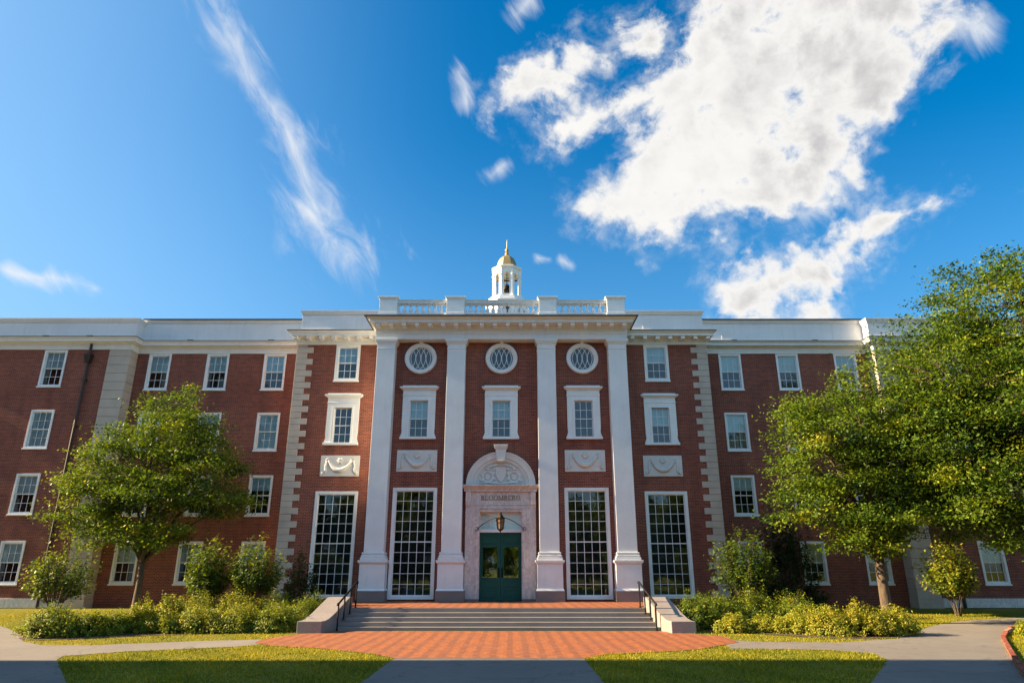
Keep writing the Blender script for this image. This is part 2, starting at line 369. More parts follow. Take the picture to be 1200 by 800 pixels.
# ------------------------------------------------------------------ mesh helpers
class MB:
    def __init__(s): s.v = []; s.f = []
    def quad(s, *p):
        i = len(s.v); s.v += [tuple(q) for q in p]; s.f.append(tuple(range(i, i + len(p))))
    def box(s, x0, x1, y0, y1, z0, z1):
        return s.taper(x0, x1, y0, y1, z0, z1, 0, 0)
    def taper(s, x0, x1, y0, y1, z0, z1, dx, dy, dyb=0.0):
        """box whose top is wider by dx each side, dy to the front (-y), dyb to the back"""
        i = len(s.v)
        s.v += [(x0, y0, z0), (x1, y0, z0), (x1, y1, z0), (x0, y1, z0),
                (x0 - dx, y0 - dy, z1), (x1 + dx, y0 - dy, z1), (x1 + dx, y1 + dyb, z1), (x0 - dx, y1 + dyb, z1)]
        s.f += [(i, i + 3, i + 2, i + 1), (i + 4, i + 5, i + 6, i + 7), (i, i + 1, i + 5, i + 4), (i + 1, i + 2, i + 6, i + 5), (i + 2, i + 3, i + 7, i + 6), (i + 3, i, i + 4, i + 7)]
        return s
    def tube(s, pts, radii, n=8, caps=True):
        pts = [Vector(p) for p in pts]
        if not hasattr(radii, '__len__'): radii = [radii] * len(pts)
        base = len(s.v); prev = None
        for k, p in enumerate(pts):
            d = (pts[min(k + 1, len(pts) - 1)] - pts[max(k - 1, 0)])
            d = d.normalized() if d.length > 1e-9 else Vector((0, 0, 1))
            if prev is None:
                a = d.cross(Vector((0, 0, 1)))
                if a.length < .1: a = d.cross(Vector((1, 0, 0)))
                a.normalize()
            else:
                a = prev - d * prev.dot(d); a.normalize()
            prev = a; b = d.cross(a)
            for j in range(n):
                an = 2 * math.pi * j / n
                s.v.append(tuple(p + (a * math.cos(an) + b * math.sin(an)) * radii[k]))
        for k in range(len(pts) - 1):
            for j in range(n):
                s.f.append((base + k * n + j, base + k * n + (j + 1) % n, base + (k + 1) * n + (j + 1) % n, base + (k + 1) * n + j))
        if caps:
            s.f.append(tuple(base + j for j in range(n))[::-1]); s.f.append(tuple(base + (len(pts) - 1) * n + j for j in range(n)))
        return s
    def lathe(s, prof, n=16, c=(0, 0), a0=0.0):
        """prof = [(r, z)...] turned about a vertical axis through c"""
        base = len(s.v)
        for r, z in prof:
            for j in range(n):
                an = a0 + 2 * math.pi * j / n
                s.v.append((c[0] + r * math.cos(an), c[1] + r * math.sin(an), z))
        for k in range(len(prof) - 1):
            for j in range(n):
                s.f.append((base + k * n + j, base + k * n + (j + 1) % n, base + (k + 1) * n + (j + 1) % n, base + (k + 1) * n + j))
        s.f.append(tuple(base + j for j in range(n))[::-1]); s.f.append(tuple(base + (len(prof) - 1) * n + j for j in range(n)))
        return s
    def ring(s, cx, cz, prof, n=48, a0=0.0, a1=2 * math.pi, sz=1.0):
        """profile [(r, y)...] swept round a circle lying in the XZ plane (closed profile)"""
        base = len(s.v); full = abs(a1 - a0 - 2 * math.pi) < 1e-6; m = n if full else n + 1; k = len(prof)
        for j in range(m):
            an = a0 + (a1 - a0) * j / n
            for r, y in prof: s.v.append((cx + r * math.cos(an), y, cz + sz * r * math.sin(an)))
        for j in range(n):
            q = (j + 1) % m
            for i in range(k):
                s.f.append((base + j * k + i, base + q * k + i, base + q * k + (i + 1) % k, base + j * k + (i + 1) % k))
        if not full:
            s.f.append(tuple(base + i for i in range(k))); s.f.append(tuple(base + n * k + i for i in range(k))[::-1])
        return s
    def prism(s, poly, y0, y1):
        """XZ outline pushed from y0 to y1"""
        n = len(poly); b = len(s.v)
        s.v += [(x, y0, z) for x, z in poly] + [(x, y1, z) for x, z in poly]
        s.f.append(tuple(range(b, b + n))); s.f.append(tuple(range(b + n, b + 2 * n))[::-1])
        for i in range(n): s.f.append((b + i, b + n + i, b + n + (i + 1) % n, b + (i + 1) % n))
        return s
    def build(s, name, mat, parent=None, loc=(0, 0, 0), smooth=False, bevel=0.0):
        me = bpy.data.meshes.new(name); me.from_pydata(s.v, [], s.f); me.update()
        bm = bmesh.new(); bm.from_mesh(me); bmesh.ops.recalc_face_normals(bm, faces=bm.faces)
        if bevel:
            bmesh.ops.bevel(bm, geom=[e for e in bm.edges if len(e.link_faces) == 2 and e.calc_face_angle(0) > .6], offset=bevel, segments=2, profile=.6, affect='EDGES', clamp_overlap=True)
        bm.to_mesh(me); bm.free()
        if smooth:
            for p in me.polygons: p.use_smooth = True
        me.materials.append(mat)
        o = bpy.data.objects.new(name, me); C.objects.link(o); o.location = loc
        if parent: o.parent = parent
        return o

def tag(o, label, cat, group=None):
    o['label'] = label; o['category'] = cat
    if group: o['group'] = group
    return o
def empty(name, label, cat, loc=(0, 0, 0), group=None):
    o = bpy.data.objects.new(name, None); C.objects.link(o); o.location = loc; o.empty_display_size = .3
    return tag(o, label, cat, group)
def copy_tree(o, parent, loc=None):
    c = o.copy(); C.objects.link(c); c.parent = parent
    if loc is not None: c.location = loc
    for ch in list(o.children): copy_tree(ch, c)
    return c
def structure(o, kind='structure'):
    o['kind'] = kind; return o

# ------------------------------------------------------------------ the ground
def gz(y):
    return -.72 if y <= -7 else (-.42 if y >= 3.5 else -.72 + .3 * (y + 7) / 10.5)

def sheet(name, poly, lift, mat):
    bm = bmesh.new()
    bm.faces.new([bm.verts.new((x, y, 0)) for x, y in poly])
    for yb in (-7.0, 3.5):
        bmesh.ops.bisect_plane(bm, geom=bm.verts[:] + bm.edges[:] + bm.faces[:], plane_co=(0, yb, 0), plane_no=(0, 1, 0))
    bmesh.ops.triangulate(bm, faces=bm.faces[:])
    bmesh.ops.recalc_face_normals(bm, faces=bm.faces)
    for v in bm.verts: v.co.z = gz(v.co.y) + lift
    for f in bm.faces:
        if f.normal.z < 0: f.normal_flip()
    me = bpy.data.meshes.new(name); bm.to_mesh(me); bm.free(); me.materials.append(mat)
    o = bpy.data.objects.new(name, me); C.objects.link(o); return structure(o)

def chaikin(pts, n=2, closed=True):
    for _ in range(n):
        q = []
        for i in range(len(pts)):
            a, b = pts[i], pts[(i + 1) % len(pts)]
            q += [(a[0] * .75 + b[0] * .25, a[1] * .75 + b[1] * .25), (a[0] * .25 + b[0] * .75, a[1] * .25 + b[1] * .75)]
        pts = q
    return pts

sheet('ground', [(-700, -700), (700, -700), (700, 900), (-700, 900)], 0.0, M['lawn'])
PLAZA = [(-7.06, -10.2), (-7.2, -9.2), (-6.7, -7.4), (-5.6, -6.4), (5.6, -6.4), (6.7, -7.4), (7.4, -8.2), (7.25, -10.1), (5.48, -12.1), (4.0, -12.8), (2.9, -13.2), (2.27, -14.0), (-2.33, -14.0), (-3.1, -13.0), (-4.85, -11.7), (-6.2, -11.2)]
PATH = [(-2.33, -14.0), (2.27, -14.0), (2.27, -60), (-2.33, -60)]
LWALK = [(-6.9, -8.9), (-7.6, -9.25), (-9.1, -9.75), (-10.64, -10.5), (-11.5, -10.95), (-12.9, -10.9), (-14.2, -9.8), (-15.4, -8.0), (-17.0, -6.2), (-19.2, -4.0), (-23, -1), (-34, 1.0), (-60, 1.0), (-60, -60), (-13, -60), (-6.0, -22.6), (-7.89, -17.81), (-10.3, -14.3), (-10.66, -13.5), (-9.6, -12.5), (-8.2, -11.8), (-6.9, -11.1), (-6.6, -10.0)]
RWALK = [(6.9, -9.2), (8.2, -9.95), (10.2, -10.15), (11.2, -9.6), (12.6, -8.95), (14.35, -6.8), (16.04, -4.8), (18.1, -3.0), (20.3, -1.9), (23.2, -.9), (30, -.6), (60, -.6), (60, -2.6), (27, -2.6), (22.5, -3.2), (19.67, -4.62), (17.74, -6.55), (15.51, -9.47), (12.75, -13.79), (10.96, -16.69), (8.5, -21), (6.5, -60), (3.5, -60), (5.9, -20.5), (7.31, -17.81), (9.47, -14.3), (9.75, -13.1), (9.1, -12.15), (7.5, -11.9), (6.5, -11.8)]
BEDL = chaikin([(-15.3, -8.6), (-14.2, -9.6), (-13.2, -9.3), (-12.3, -8.5), (-10.9, -7.6), (-8.4, -6.8), (-6.9, -6.6), (-6.6, -3.2), (-6.6, .6), (-10.5, 1.9), (-13.0, -1.6), (-14.5, -4.2)], 2)
BEDR = chaikin([(6.9, -6.5), (8.5, -6.9), (9.6, -8.0), (10.4, -8.9), (11.8, -9.0), (13.6, -8.4), (14.6, -6.4), (15.9, -3.6), (14.5, 1.5), (11, 1.9), (6.7, .6), (6.7, -3)], 2)
sheet('planting_bed', BEDL, .016, M['mulch'])
sheet('planting_bed', BEDR, .016, M['mulch'])
sheet('path', PATH, .008, M['asphalt'])
sheet('path', LWALK, .008, M['asphalt'])
sheet('path', RWALK, .008, M['asphalt'])
sheet('brick_pavement', chaikin(PLAZA[:4] + PLAZA[4:], 1)[0:0] or PLAZA, .014, M['paver'])

# terrace in front of the door (its sides are low retaining walls)
mb = MB(); mb.box(-6.45, 6.45, -3.6, 2.0, -.9, 0.0); mb.box(-5.55, 5.55, -4.95, -3.602, -.9, 0.0)
structure(mb.build('terrace_pavement', M['paver']))

# ------------------------------------------------------------------ grass blades
def in_poly(px, py, poly):
    ins = np.zeros(len(px), bool); n = len(poly)
    for i in range(n):
        x0, y0 = poly[i]; x1, y1 = poly[(i + 1) % n]
        c = ((y0 > py) != (y1 > py)) & (px < (x1 - x0) * (py - y0) / (y1 - y0 + 1e-12) + x0)
        ins ^= c
    return ins

def np_mesh(name, verts, k, tint, mat, parent=None):
    """faces of k corners each; tint per face"""
    n = len(verts) // k
    me = bpy.data.meshes.new(name)
    me.vertices.add(len(verts)); me.vertices.foreach_set('co', verts.astype(np.float32).ravel())
    me.loops.add(n * k); me.loops.foreach_set('vertex_index', np.arange(n * k, dtype=np.int32))
    me.polygons.add(n); me.polygons.foreach_set('loop_start', np.arange(0, n * k, k, dtype=np.int32))
    at = me.attributes.new('tint', 'FLOAT', 'FACE'); at.data.foreach_set('value', tint.astype(np.float32))
    me.update(calc_edges=True); me.materials.append(mat)
    o = bpy.data.objects.new(name, me); C.objects.link(o)
    if parent: o.parent = parent
    return o

def grass():
    rng = np.random.default_rng(5)
    xs, ys = [], []
    for x0, x1, y0, y1, dens in ((-12, 12, -18.5, -11, 330), (-22, 22, -11, 1.5, 130), (10, 22, -16, -3, 130)):
        n = int((x1 - x0) * (y1 - y0) * dens)
        xs.append(rng.uniform(x0, x1, n)); ys.append(rng.uniform(y0, y1, n))
    x = np.concatenate(xs); y = np.concatenate(ys)
    jx = x + rng.normal(0, .035, len(x)); jy = y + rng.normal(0, .035, len(x))
    bad = np.zeros(len(x), bool)
    for p in (PLAZA, PATH, LWALK, RWALK, BEDL, BEDR): bad |= in_poly(jx, jy, p)
    bad |= (np.abs(x) < 6.75) & (y > -7)
    x = x[~bad]; y = y[~bad]; n = len(x)
    z = np.array([gz(q) for q in y])
    h = rng.uniform(.025, .06, n) * (1 + .5 * np.sin(x * 2.1 + np.sin(y * 1.7) * 2) * np.sin(y * 1.3)); w = rng.uniform(.008, .016, n)
    a = rng.uniform(0, 2 * np.pi, n); lean = rng.normal(0, .03, (n, 2))
    V = np.empty((n, 3, 3))
    V[:, 0] = np.stack([x - w * np.cos(a), y - w * np.sin(a), z], 1)
    V[:, 1] = np.stack([x + w * np.cos(a), y + w * np.sin(a), z], 1)
    V[:, 2] = np.stack([x + lean[:, 0], y + lean[:, 1], z + h], 1)
    patch = .5 + .25 * np.sin(x * .8 + 1.3 * np.sin(y * .6)) + .2 * np.sin(x * 3.1 + y * 2.3)
    tint = np.clip(patch * .6 + rng.normal(.2, .2, n), 0, 1)
    o = np_mesh('grass', V.reshape(-1, 3), 3, tint, M['blade'])
    o['kind'] = 'stuff'; tag(o, 'short yellow green mown grass of the lawns between the walks', 'grass')
grass()

# ------------------------------------------------------------------ the building
B = empty('college_building', 'long red brick four storey building with white pilasters, balustrade and arched doorway', 'building')

def wall(name, x0, x1, z0, z1, Y, holes, ret=(0, 0), rev=.28, parent=B, mat=None):
    """brick face at Y with rectangular openings (hx0,hx1,hz0,hz1), reveals and side returns"""
    mb = MB()
    xs = sorted({x0, x1} | {h[0] for h in holes} | {h[1] for h in holes}); zs = sorted({z0, z1} | {h[2] for h in holes} | {h[3] for h in holes})
    for a, b in zip(xs, xs[1:]):
        for c, d in zip(zs, zs[1:]):
            mx, mz = (a + b) / 2, (c + d) / 2
            if any(h[0] < mx < h[1] and h[2] < mz < h[3] for h in holes): continue
            mb.quad((a, Y, c), (b, Y, c), (b, Y, d), (a, Y, d))
    for h in holes:
        a, b, c, d = h; q = Y + rev
        mb.quad((a, Y, c), (a, Y, d), (a, q, d), (a, q, c)); mb.quad((b, Y, c), (b, q, c), (b, q, d), (b, Y, d))
        mb.quad((a, Y, d), (b, Y, d), (b, q, d), (a, q, d)); mb.quad((a, Y, c), (a, q, c), (b, q, c), (b, Y, c))
    if ret[0]: mb.quad((x0, Y, z0), (x0, Y, z1), (x0, Y + ret[0], z1), (x0, Y + ret[0], z0))
    if ret[1]: mb.quad((x1, Y, z0), (x1, Y + ret[1], z0), (x1, Y + ret[1], z1), (x1, Y, z1))
    me = bpy.data.meshes.new(name); me.from_pydata(mb.v, [], mb.f); me.update(); me.materials.append(mat or M['brick'])
    o = bpy.data.objects.new(name, me); C.objects.link(o); o.parent = parent
    return o

def frame_boxes(mb, x0, x1, z0, z1, w, y0, y1, bottom=True):
    mb.box(x0, x0 + w, y0, y1, z0, z1); mb.box(x1 - w, x1, y0, y1, z0, z1)
    mb.box(x0 + w, x1 - w, y0 + .001, y1 - .001, z1 - w, z1)
    if bottom: mb.box(x0 + w, x1 - w, y0 + .001, y1 - .001, z0, z0 + w)

def sash_window(w, h, casing, cols, rows, blind, proud=.035, name='window', gap=.0, extra=None):
    """double hung window: casing mesh, with sash, pane, blind under it.  w,h = outside of the casing, base at z=0, wall face at y=0"""
    mb = MB(); frame_boxes(mb, -w / 2, w / 2, 0, h, casing, -proud, .14)
    o = mb.build(name, M['white'], B, bevel=.006)
    sl = MB(); sl.taper(-w / 2 - .03, w / 2 + .03, -proud - .045, .05, -.05, .02, 0, -.0); sl.build('sill', M['white'], o, bevel=.006)
    gx = w / 2 - casing; g0, g1 = casing, h - casing; mid = (g0 + g1) / 2
    sb = MB(); pn = MB()
    for (a, b, y) in ((mid - .02, g1, .05), (g0, mid + .02, .095)):
        frame_boxes(sb, -gx, gx, a, b, .045, y, y + .04)
        for i in range(1, cols):
            x = -gx + .045 + (2 * gx - .09) * i / cols
            sb.box(x - .011, x + .011, y + .008, y + .034, a + .04, b - .04)
        for i in range(1, rows):
            z = a + .045 + (b - a - .09) * i / rows
            sb.box(-gx + .04, gx - .04, y + .010, y + .032, z - .011, z + .011)
        pn.quad((-gx + .02, y + .021, a + .02), (gx - .02, y + .021, a + .02), (gx - .02, y + .021, b - .02), (-gx + .02, y + .021, b - .02))
    sb.build('sash', M['white'], o); pn.build('pane', M['glass'], o)
    if blind > 0:
        bl = MB(); zt = g1; zb = g1 - (g1 - g0) * blind
        bl.box(-gx, gx, .150, .156, zb, zt); bl.box(-gx, gx, .145, .162, zb - .03, zb)
        bl.build('blind', M['blind'], o)
    return o

def tall_window(w, h, casing):
    mb = MB(); frame_boxes(mb, -w / 2, w / 2, 0, h, casing, -.05, .16)
    o = mb.build('tall_window', M['white'], B, bevel=.008)
    gx = w / 2 - casing; g0, g1 = casing + .03, h - casing
    sb = MB(); frame_boxes(sb, -gx, gx, casing, g1, .035, .05, .11)
    for i in range(1, 5):
        x = -gx + 2 * gx * i / 5; sb.box(x - .012, x + .012, .06, .10, casing, g1)
    for i in range(1, 10):
        z = g0 + (g1 - g0) * i / 10; t_ = .024 if i == 5 else .011
        sb.box(-gx, gx, .058 if i == 5 else .062, .102 if i == 5 else .098, z - t_, z + t_)
    sb.build('glazing_bars', M['white'], o)
    pn = MB(); pn.quad((-gx, .08, casing), (gx, .08, casing), (gx, .08, g1), (-gx, .08, g1)); pn.build('pane', M['glass'], o)
    return o

def hooded_window(w, h, blind):
    """eared architrave with a hood shelf on top; base of the sill at z=0"""
    cs = .36
    mb = MB()
    mb.prism([(-w / 2 - .05, .12), (-w / 2 + .02, .34), (-w / 2, .6), (-w / 2, h), (-w / 2 + cs, h), (-w / 2 + cs, .12)], -.09, .14)
    mb.prism([(w / 2 - cs, .12), (w / 2 - cs, h), (w / 2, h), (w / 2, .6), (w / 2 - .02, .34), (w / 2 + .05, .12)], -.09, .14)
    mb.box(-w / 2 + cs, w / 2 - cs, -.088, .138, h - .54, h - .002)
    # raised fillets round the glass and across the frieze
    frame_boxes(mb, -w / 2 + cs - .10, w / 2 - cs + .10, .118, h - .44, .10, -.12, -.05, bottom=False)
    mb.box(-w / 2 - .02, w / 2 + .02, -.115, -.05, h - .30, h - .25)
    o = mb.build('hooded_window', M['white'], B, bevel=.006)
    hd = MB(); hd.taper(-w / 2 - .06, w / 2 + .06, -.14, .02, h, h + .07, .07, .07); hd.box(-w / 2 - .15, w / 2 + .15, -.26, .02, h + .07, h + .14); hd.box(-w / 2 - .03, w / 2 + .03, -.12, .02, h + .14, h + .22)
    hd.build('hood', M['white'], o, bevel=.006)
    sl = MB(); sl.box(-w / 2 - .07, w / 2 + .07, -.17, .05, 0, .12); sl.build('sill', M['white'], o, bevel=.01)
    gx = w / 2 - cs; g0, g1 = .12, h - .54; mid = (g0 + g1) / 2
    sb = MB(); pn = MB()
    for (a, b, y) in ((mid - .02, g1, .04), (g0, mid + .02, .085)):
        frame_boxes(sb, -gx, gx, a, b, .04, y, y + .04)
        for i in (1, 2):
            x = -gx + 2 * gx * i / 3; sb.box(x - .011, x + .011, y + .008, y + .034, a + .03, b - .03)
        z = (a + b) / 2; sb.box(-gx + .03, gx - .03, y + .01, y + .032, z - .011, z + .011)
        pn.quad((-gx + .02, y + .021, a + .02), (gx - .02, y + .021, a + .02), (gx - .02, y + .021, b - .02), (-gx + .02, y + .021, b - .02))
    sb.build('sash', M['white'], o); pn.build('pane', M['glass'], o)
    if blind > 0:
        bl = MB(); zb = g1 - (g1 - g0) * blind; bl.box(-gx, gx, .175, .182, zb, g1); bl.box(-gx, gx, .17, .19, zb - .03, zb); bl.build('blind', M['blind'], o)
    return o

CW, SB, WG, PV = .7, 2.1, 4.1, 3.4     # front planes: centre, side bays, wings, end pavilions
protos = {}
def place_window(key, maker, x, z, Y):
    if key not in protos:
        o = maker(); o.location = (x, Y, z); protos[key] = o; return o
    return copy_tree(protos[key], B, (x, Y, z))

# wings and end pavilions: plain sash windows on four floors
FLOORS = (.66, 4.0, 7.36, 10.7)
WW, WH = 1.24, 2.07
def hole(x, z, w=WW, h=WH, e=.05): return (x - w / 2 + e, x + w / 2 - e, z + e, z + h - e)
rb = random.Random(3)
for sgn in (-1, 1):
    wx = [sgn * 12.66, sgn * 15.85, sgn * 19.08]
    x0, x1 = (-20.4, -10.8) if sgn < 0 else (10.8, 20.4)
    wall('wing_wall', x0, x1, -.9, 12.8, WG, [hole(x, z) for x in wx for z in FLOORS])
    px = [sgn * 24.45, sgn * 28.2]
    p0, p1 = (-31.2, -20.4) if sgn < 0 else (20.4, 31.2)
    wall('pavilion_wall', p0, p1, -.9, 12.8, PV, [hole(x, z) for x in px for z in FLOORS], ret=(.7 if sgn > 0 else 10, 10 if sgn > 0 else .7))
    for (xs_, Y) in ((wx, WG), (px, PV)):
        for fi, z in enumerate(FLOORS):
            for x in xs_:
                bl = {3: .5, 2: rb.choice((.55, 1.0, .5)), 1: rb.choice((.0, .5, .35)), 0: rb.choice((.5, .45, .5))}[fi]
                if Y == PV and fi == 2: bl = 1.0
                place_window(('sash', bl), lambda bl=bl: sash_window(WW, WH, .11, 3, 2, bl), x, z, Y)

# side bays and centre
for sgn in (-1, 1):
    cx = sgn * 8.12
    a, b = (-10.8, -6.0) if sgn < 0 else (6.0, 10.8)
    wall('side_bay_wall', a, b, -.9, 12.66, SB, [hole(cx, 10.66, 1.28, 1.98), (cx - .46, cx + .46, 7.42, 9.2), hole(cx, .06, 2.08, 4.95)], ret=(2.0 if sgn < 0 else 0, 2.0 if sgn > 0 else 0))
    place_window('bay_top', lambda: sash_window(1.28, 1.98, .14, 3, 2, .5), cx, 10.66, SB)
    place_window(('hood', .0 if sgn < 0 else .5), lambda s=sgn: hooded_window(1.62, 2.46, .0 if s < 0 else .5), cx, 7.30, SB)
    place_window('tall', lambda: tall_window(2.1, 4.96, .15), cx, .06, SB)
wall('centre_wall', -6.1, 6.1, -.2, 12.4, CW, [hole(s * 4.06, .08, 2.1, 4.97) for s in (-1, 1)] + [(s * 4.05 - .46, s * 4.05 + .46, 7.5, 9.27) for s in (-1, 0, 1)] + [(-1.0, 1.0, 0.0, 3.92)], ret=(1.5, 1.5), rev=.4)
for s in (-1, 1): place_window('tall', None, s * 4.06, .08, CW)
for s, bl in ((-1, .5), (0, .5), (1, .0)): place_window(('hood', bl), lambda b=bl: hooded_window(1.66, 2.46, b), s * 4.05, 7.34, CW)

# oval (round) windows with a keystone and interlaced bars
def round_window():
    mb = MB(); mb.ring(0, 0, [(.57, -.02), (.60, -.09), (.66, -.10), (.70, -.15), (.78, -.15), (.81, -.08), (.81, .02), (.57, .02)], 56)
    o = mb.build('round_window', M['white'], B, smooth=True)
    ks = MB(); ks.prism([(-.075, .74), (.075, .74), (.13, .96), (-.13, .96)], -.22, .01); ks.build('keystone', M['white'], o, bevel=.008)
    pn = MB(); pn.ring(0, 0, [(.585, -.022), (.0001, -.022), (.0001, -.008), (.585, -.008)], 40); pn.build('pane', M['oval'], o)
    br = MB()
    for xo in (-.38, -.13, .13, .38):          # interlaced pointed lattice
        for sg in (-1, 1):
            pts = []
            for k in range(25):
                q = -1 + 2 * k / 24
                x = xo + sg * .24 * (1 - q * q) - sg * .12; z = q * .56
                if math.hypot(x, z) < .575: pts.append((x, -.045, z))
            if len(pts) > 2: br.tube(pts, .017, 6)
    br.build('glazing_bars', M['white'], o)
    return o
for s in (-1, 0, 1): place_window('round', round_window, s * 4.07, 11.44, CW)

# carved swag panels
def swag_panel():
    mb = MB(); mb.box(-.97, .97, -.05, .02, 0, 1.03)
    o = mb.build('relief_panel', M['relief'], B, bevel=.008)
    g = MB()
    pts = []; rad = []
    for k in range(25):                        # garland
        q = -1 + k / 12; pts.append((q * .58, -.065, .30 + .48 * abs(q) ** 2.2)); rad.append(.04 + .095 * (1 - abs(q) ** 1.6))
    g.tube(pts, rad, 10)
    g.build('garland', M['relief'], o, smooth=True)
    for s in (-1, 1):
        sc = MB(); sp = []
        for k in range(30):
            a = k / 29 * 3.6 * math.pi; r = .02 + .11 * k / 29
            sp.append((s * (.60 - r * math.cos(a)), -.06, .78 + r * math.sin(a)))
        sc.tube(sp, .025, 6); sc.build('scroll', M['relief'], o, smooth=True)
        sc = MB(); sc.tube([(s * .66, -.06, .76), (s * .72, -.06, .5), (s * .68, -.06, .3), (s * .78, -.06, .14)], [.035, .05, .07, .05], 8)
        sc.lathe([(.0, .08), (.06, .11), (.075, .17), (.05, .24), (.0, .28)], 10, (s * .82, -.05)); sc.build('tassel', M['relief'], o, smooth=True)
    sc = MB(); sc.ring(0, .76, [(.05, -.06), (.05, -.10), (.10, -.11), (.12, -.06)], 20)
    for k in range(6):
        a = k * math.pi / 3; sc.tube([(.0, -.07, .76), (.15 * math.cos(a), -.07, .76 + .15 * math.sin(a))], [.03, .045], 6)
    sc.build('rosette', M['relief'], o, smooth=True)
    return o
for s in (-1, 1):
    place_window('panel', swag_panel, s * 4.04, 5.79, CW)
    place_window('panel', swag_panel, s * 8.07, 5.75, SB)

# limestone quoins on the outer corners of the side bays
for s in (-1, 1):
    mb = MB(); z = .1; k = 0
    while z < 12.6:
        L = .88 if k % 2 == 0 else .56
        x0, x1 = (s * 10.84, s * (10.84 - L)); x0, x1 = min(x0, x1), max(x0, x1)
        yb = SB + (.56 if k % 2 == 0 else .88)
        mb.box(x0, x1, SB - .04, yb, z + .006, min(z + .312, 12.64)); z += .318; k += 1
    mb.build('quoins', M['lime'], B, bevel=.012)
# stone corner piers of the end pavilions
for s in (-1, 1):
    mb = MB(); z = -.02
    while z < 12.7:
        x0, x1 = sorted((s * 20.36, s * 21.52)); mb.box(x0, x1, PV - .06, WG + .01, z + .006, min(z + .47, 12.79)); z += .478
    x0, x1 = sorted((s * 20.33, s * 21.55)); mb.box(x0, x1, PV - .09, WG + .01, -.9, -.02)
    mb.build('corner_pier', M['lime'], B, bevel=.012)
    x0, x1 = sorted((s * 21.56, s * 31.2)); mb = MB(); mb.box(x0, x1, PV - .07, PV + .1, -.40, .03); mb.build('base_course', M['basewhite'], B, bevel=.01)
    # downpipe with hopper head
    x = s * 22.55; mb = MB()
    mb.tube([(x, PV - .12, -.4), (x, PV - .12, 12.05)], .075, 10)
    mb.taper(x - .12, x + .12, PV - .24, PV - .0, 12.05, 12.42, .06, .06); mb.box(x - .2, x + .2, PV - .31, PV, 12.42, 12.48)
    mb.tube([(x, PV - .12, 12.48), (x, PV - .12, 13.12)], .07, 10)
    for z in (2.5, 5.5, 8.5, 11): mb.box(x - .12, x + .12, PV - .16, PV, z, z + .06)
    mb.build('downpipe', M['pipe'], B)

# pilasters: granite plinth, pedestal, moulded base, shaft, capital
def pilaster():
    mb = MB(); mb.box(-.45, .45, .15, 2.13, 2.1, 12.02)
    o = mb.build('pilaster', M['stone'], B, bevel=.012)
    g = MB(); g.box(-.645, .645, .0, 1.1, .004, .46); g.build('plinth', M['pinkgran'], o, bevel=.012)
    p = MB(); p.taper(-.63, .63, .01, 1.1, .46, .56, -.05, -.05); p.box(-.58, .58, .06, 2.13, .56, 1.58); p.taper(-.58, .58, .06, 1.1, 1.58, 1.66, .06, .06); p.box(-.66, .66, -.02, 1.1, 1.66, 1.76)
    p.build('pedestal', M['stone'], o, bevel=.008)
    b = MB(); b.box(-.58, .58, .05, 1.1, 1.762, 1.88)
    for z0, z1, e in ((1.88, 1.98, .54), (1.98, 2.02, .50), (2.02, 2.10, .52)): b.box(-e, e, .60 - e, 1.1, z0, z1)
    b.build('column_base', M['stone'], o, bevel=.03)
    c = MB(); c.box(-.47, .47, .13, 1.1, 11.78, 11.83); c.taper(-.46, .46, .14, 1.1, 12.02, 12.12, .05, .05); c.box(-.53, .53, .06, 1.1, 12.12, 12.17); c.box(-.56, .56, .03, 1.1, 12.17, 12.29)
    c.build('capital', M['stone'], o, bevel=.008)
    return o
for x in (-5.75, -2.24, 2.24, 5.78): place_window('pil', pilaster, x, 0, 0)

# entablature of the centre
mb = MB(); mb.box(-6.30, 6.30, .13, 2.6, 12.292, 12.55); mb.box(-6.32, 6.32, .105, 2.6, 12.552, 12.80); mb.taper(-6.32, 6.32, .10, 2.6, 12.80, 12.86, .03, .03)
mb.build('frieze', M['stone'], B, bevel=.006)
mb = MB(); mb.box(-6.52, 6.52, -.52, 2.6, 12.965, 13.10); mb.taper(-6.54, 6.54, -.54, 2.6, 13.102, 13.22, .14, .14)
mb.taper(-6.37, 6.37, .05, 2.6, 12.862, 12.963, .03, .04)
mb.build('cornice', M['white'], B, bevel=.006)
mb = MB(); mb.box(-6.76, 6.76, -.77, 2.6, 13.223, 13.262); mb.box(-6.765, 6.765, -.775, -.70, 13.20, 13.264); mb.build('flashing', M['lead'], B)
def modillion():
    m = MB(); m.prism([(-.1, -.05), (.1, -.05), (.1, .105), (-.1, .105)], -.46, .0); return m.build('modillion', M['white'], B, bevel=.01)
for i in range(20): place_window('mod', modillion, -6.12 + i * 12.24 / 19, 12.858, .02)
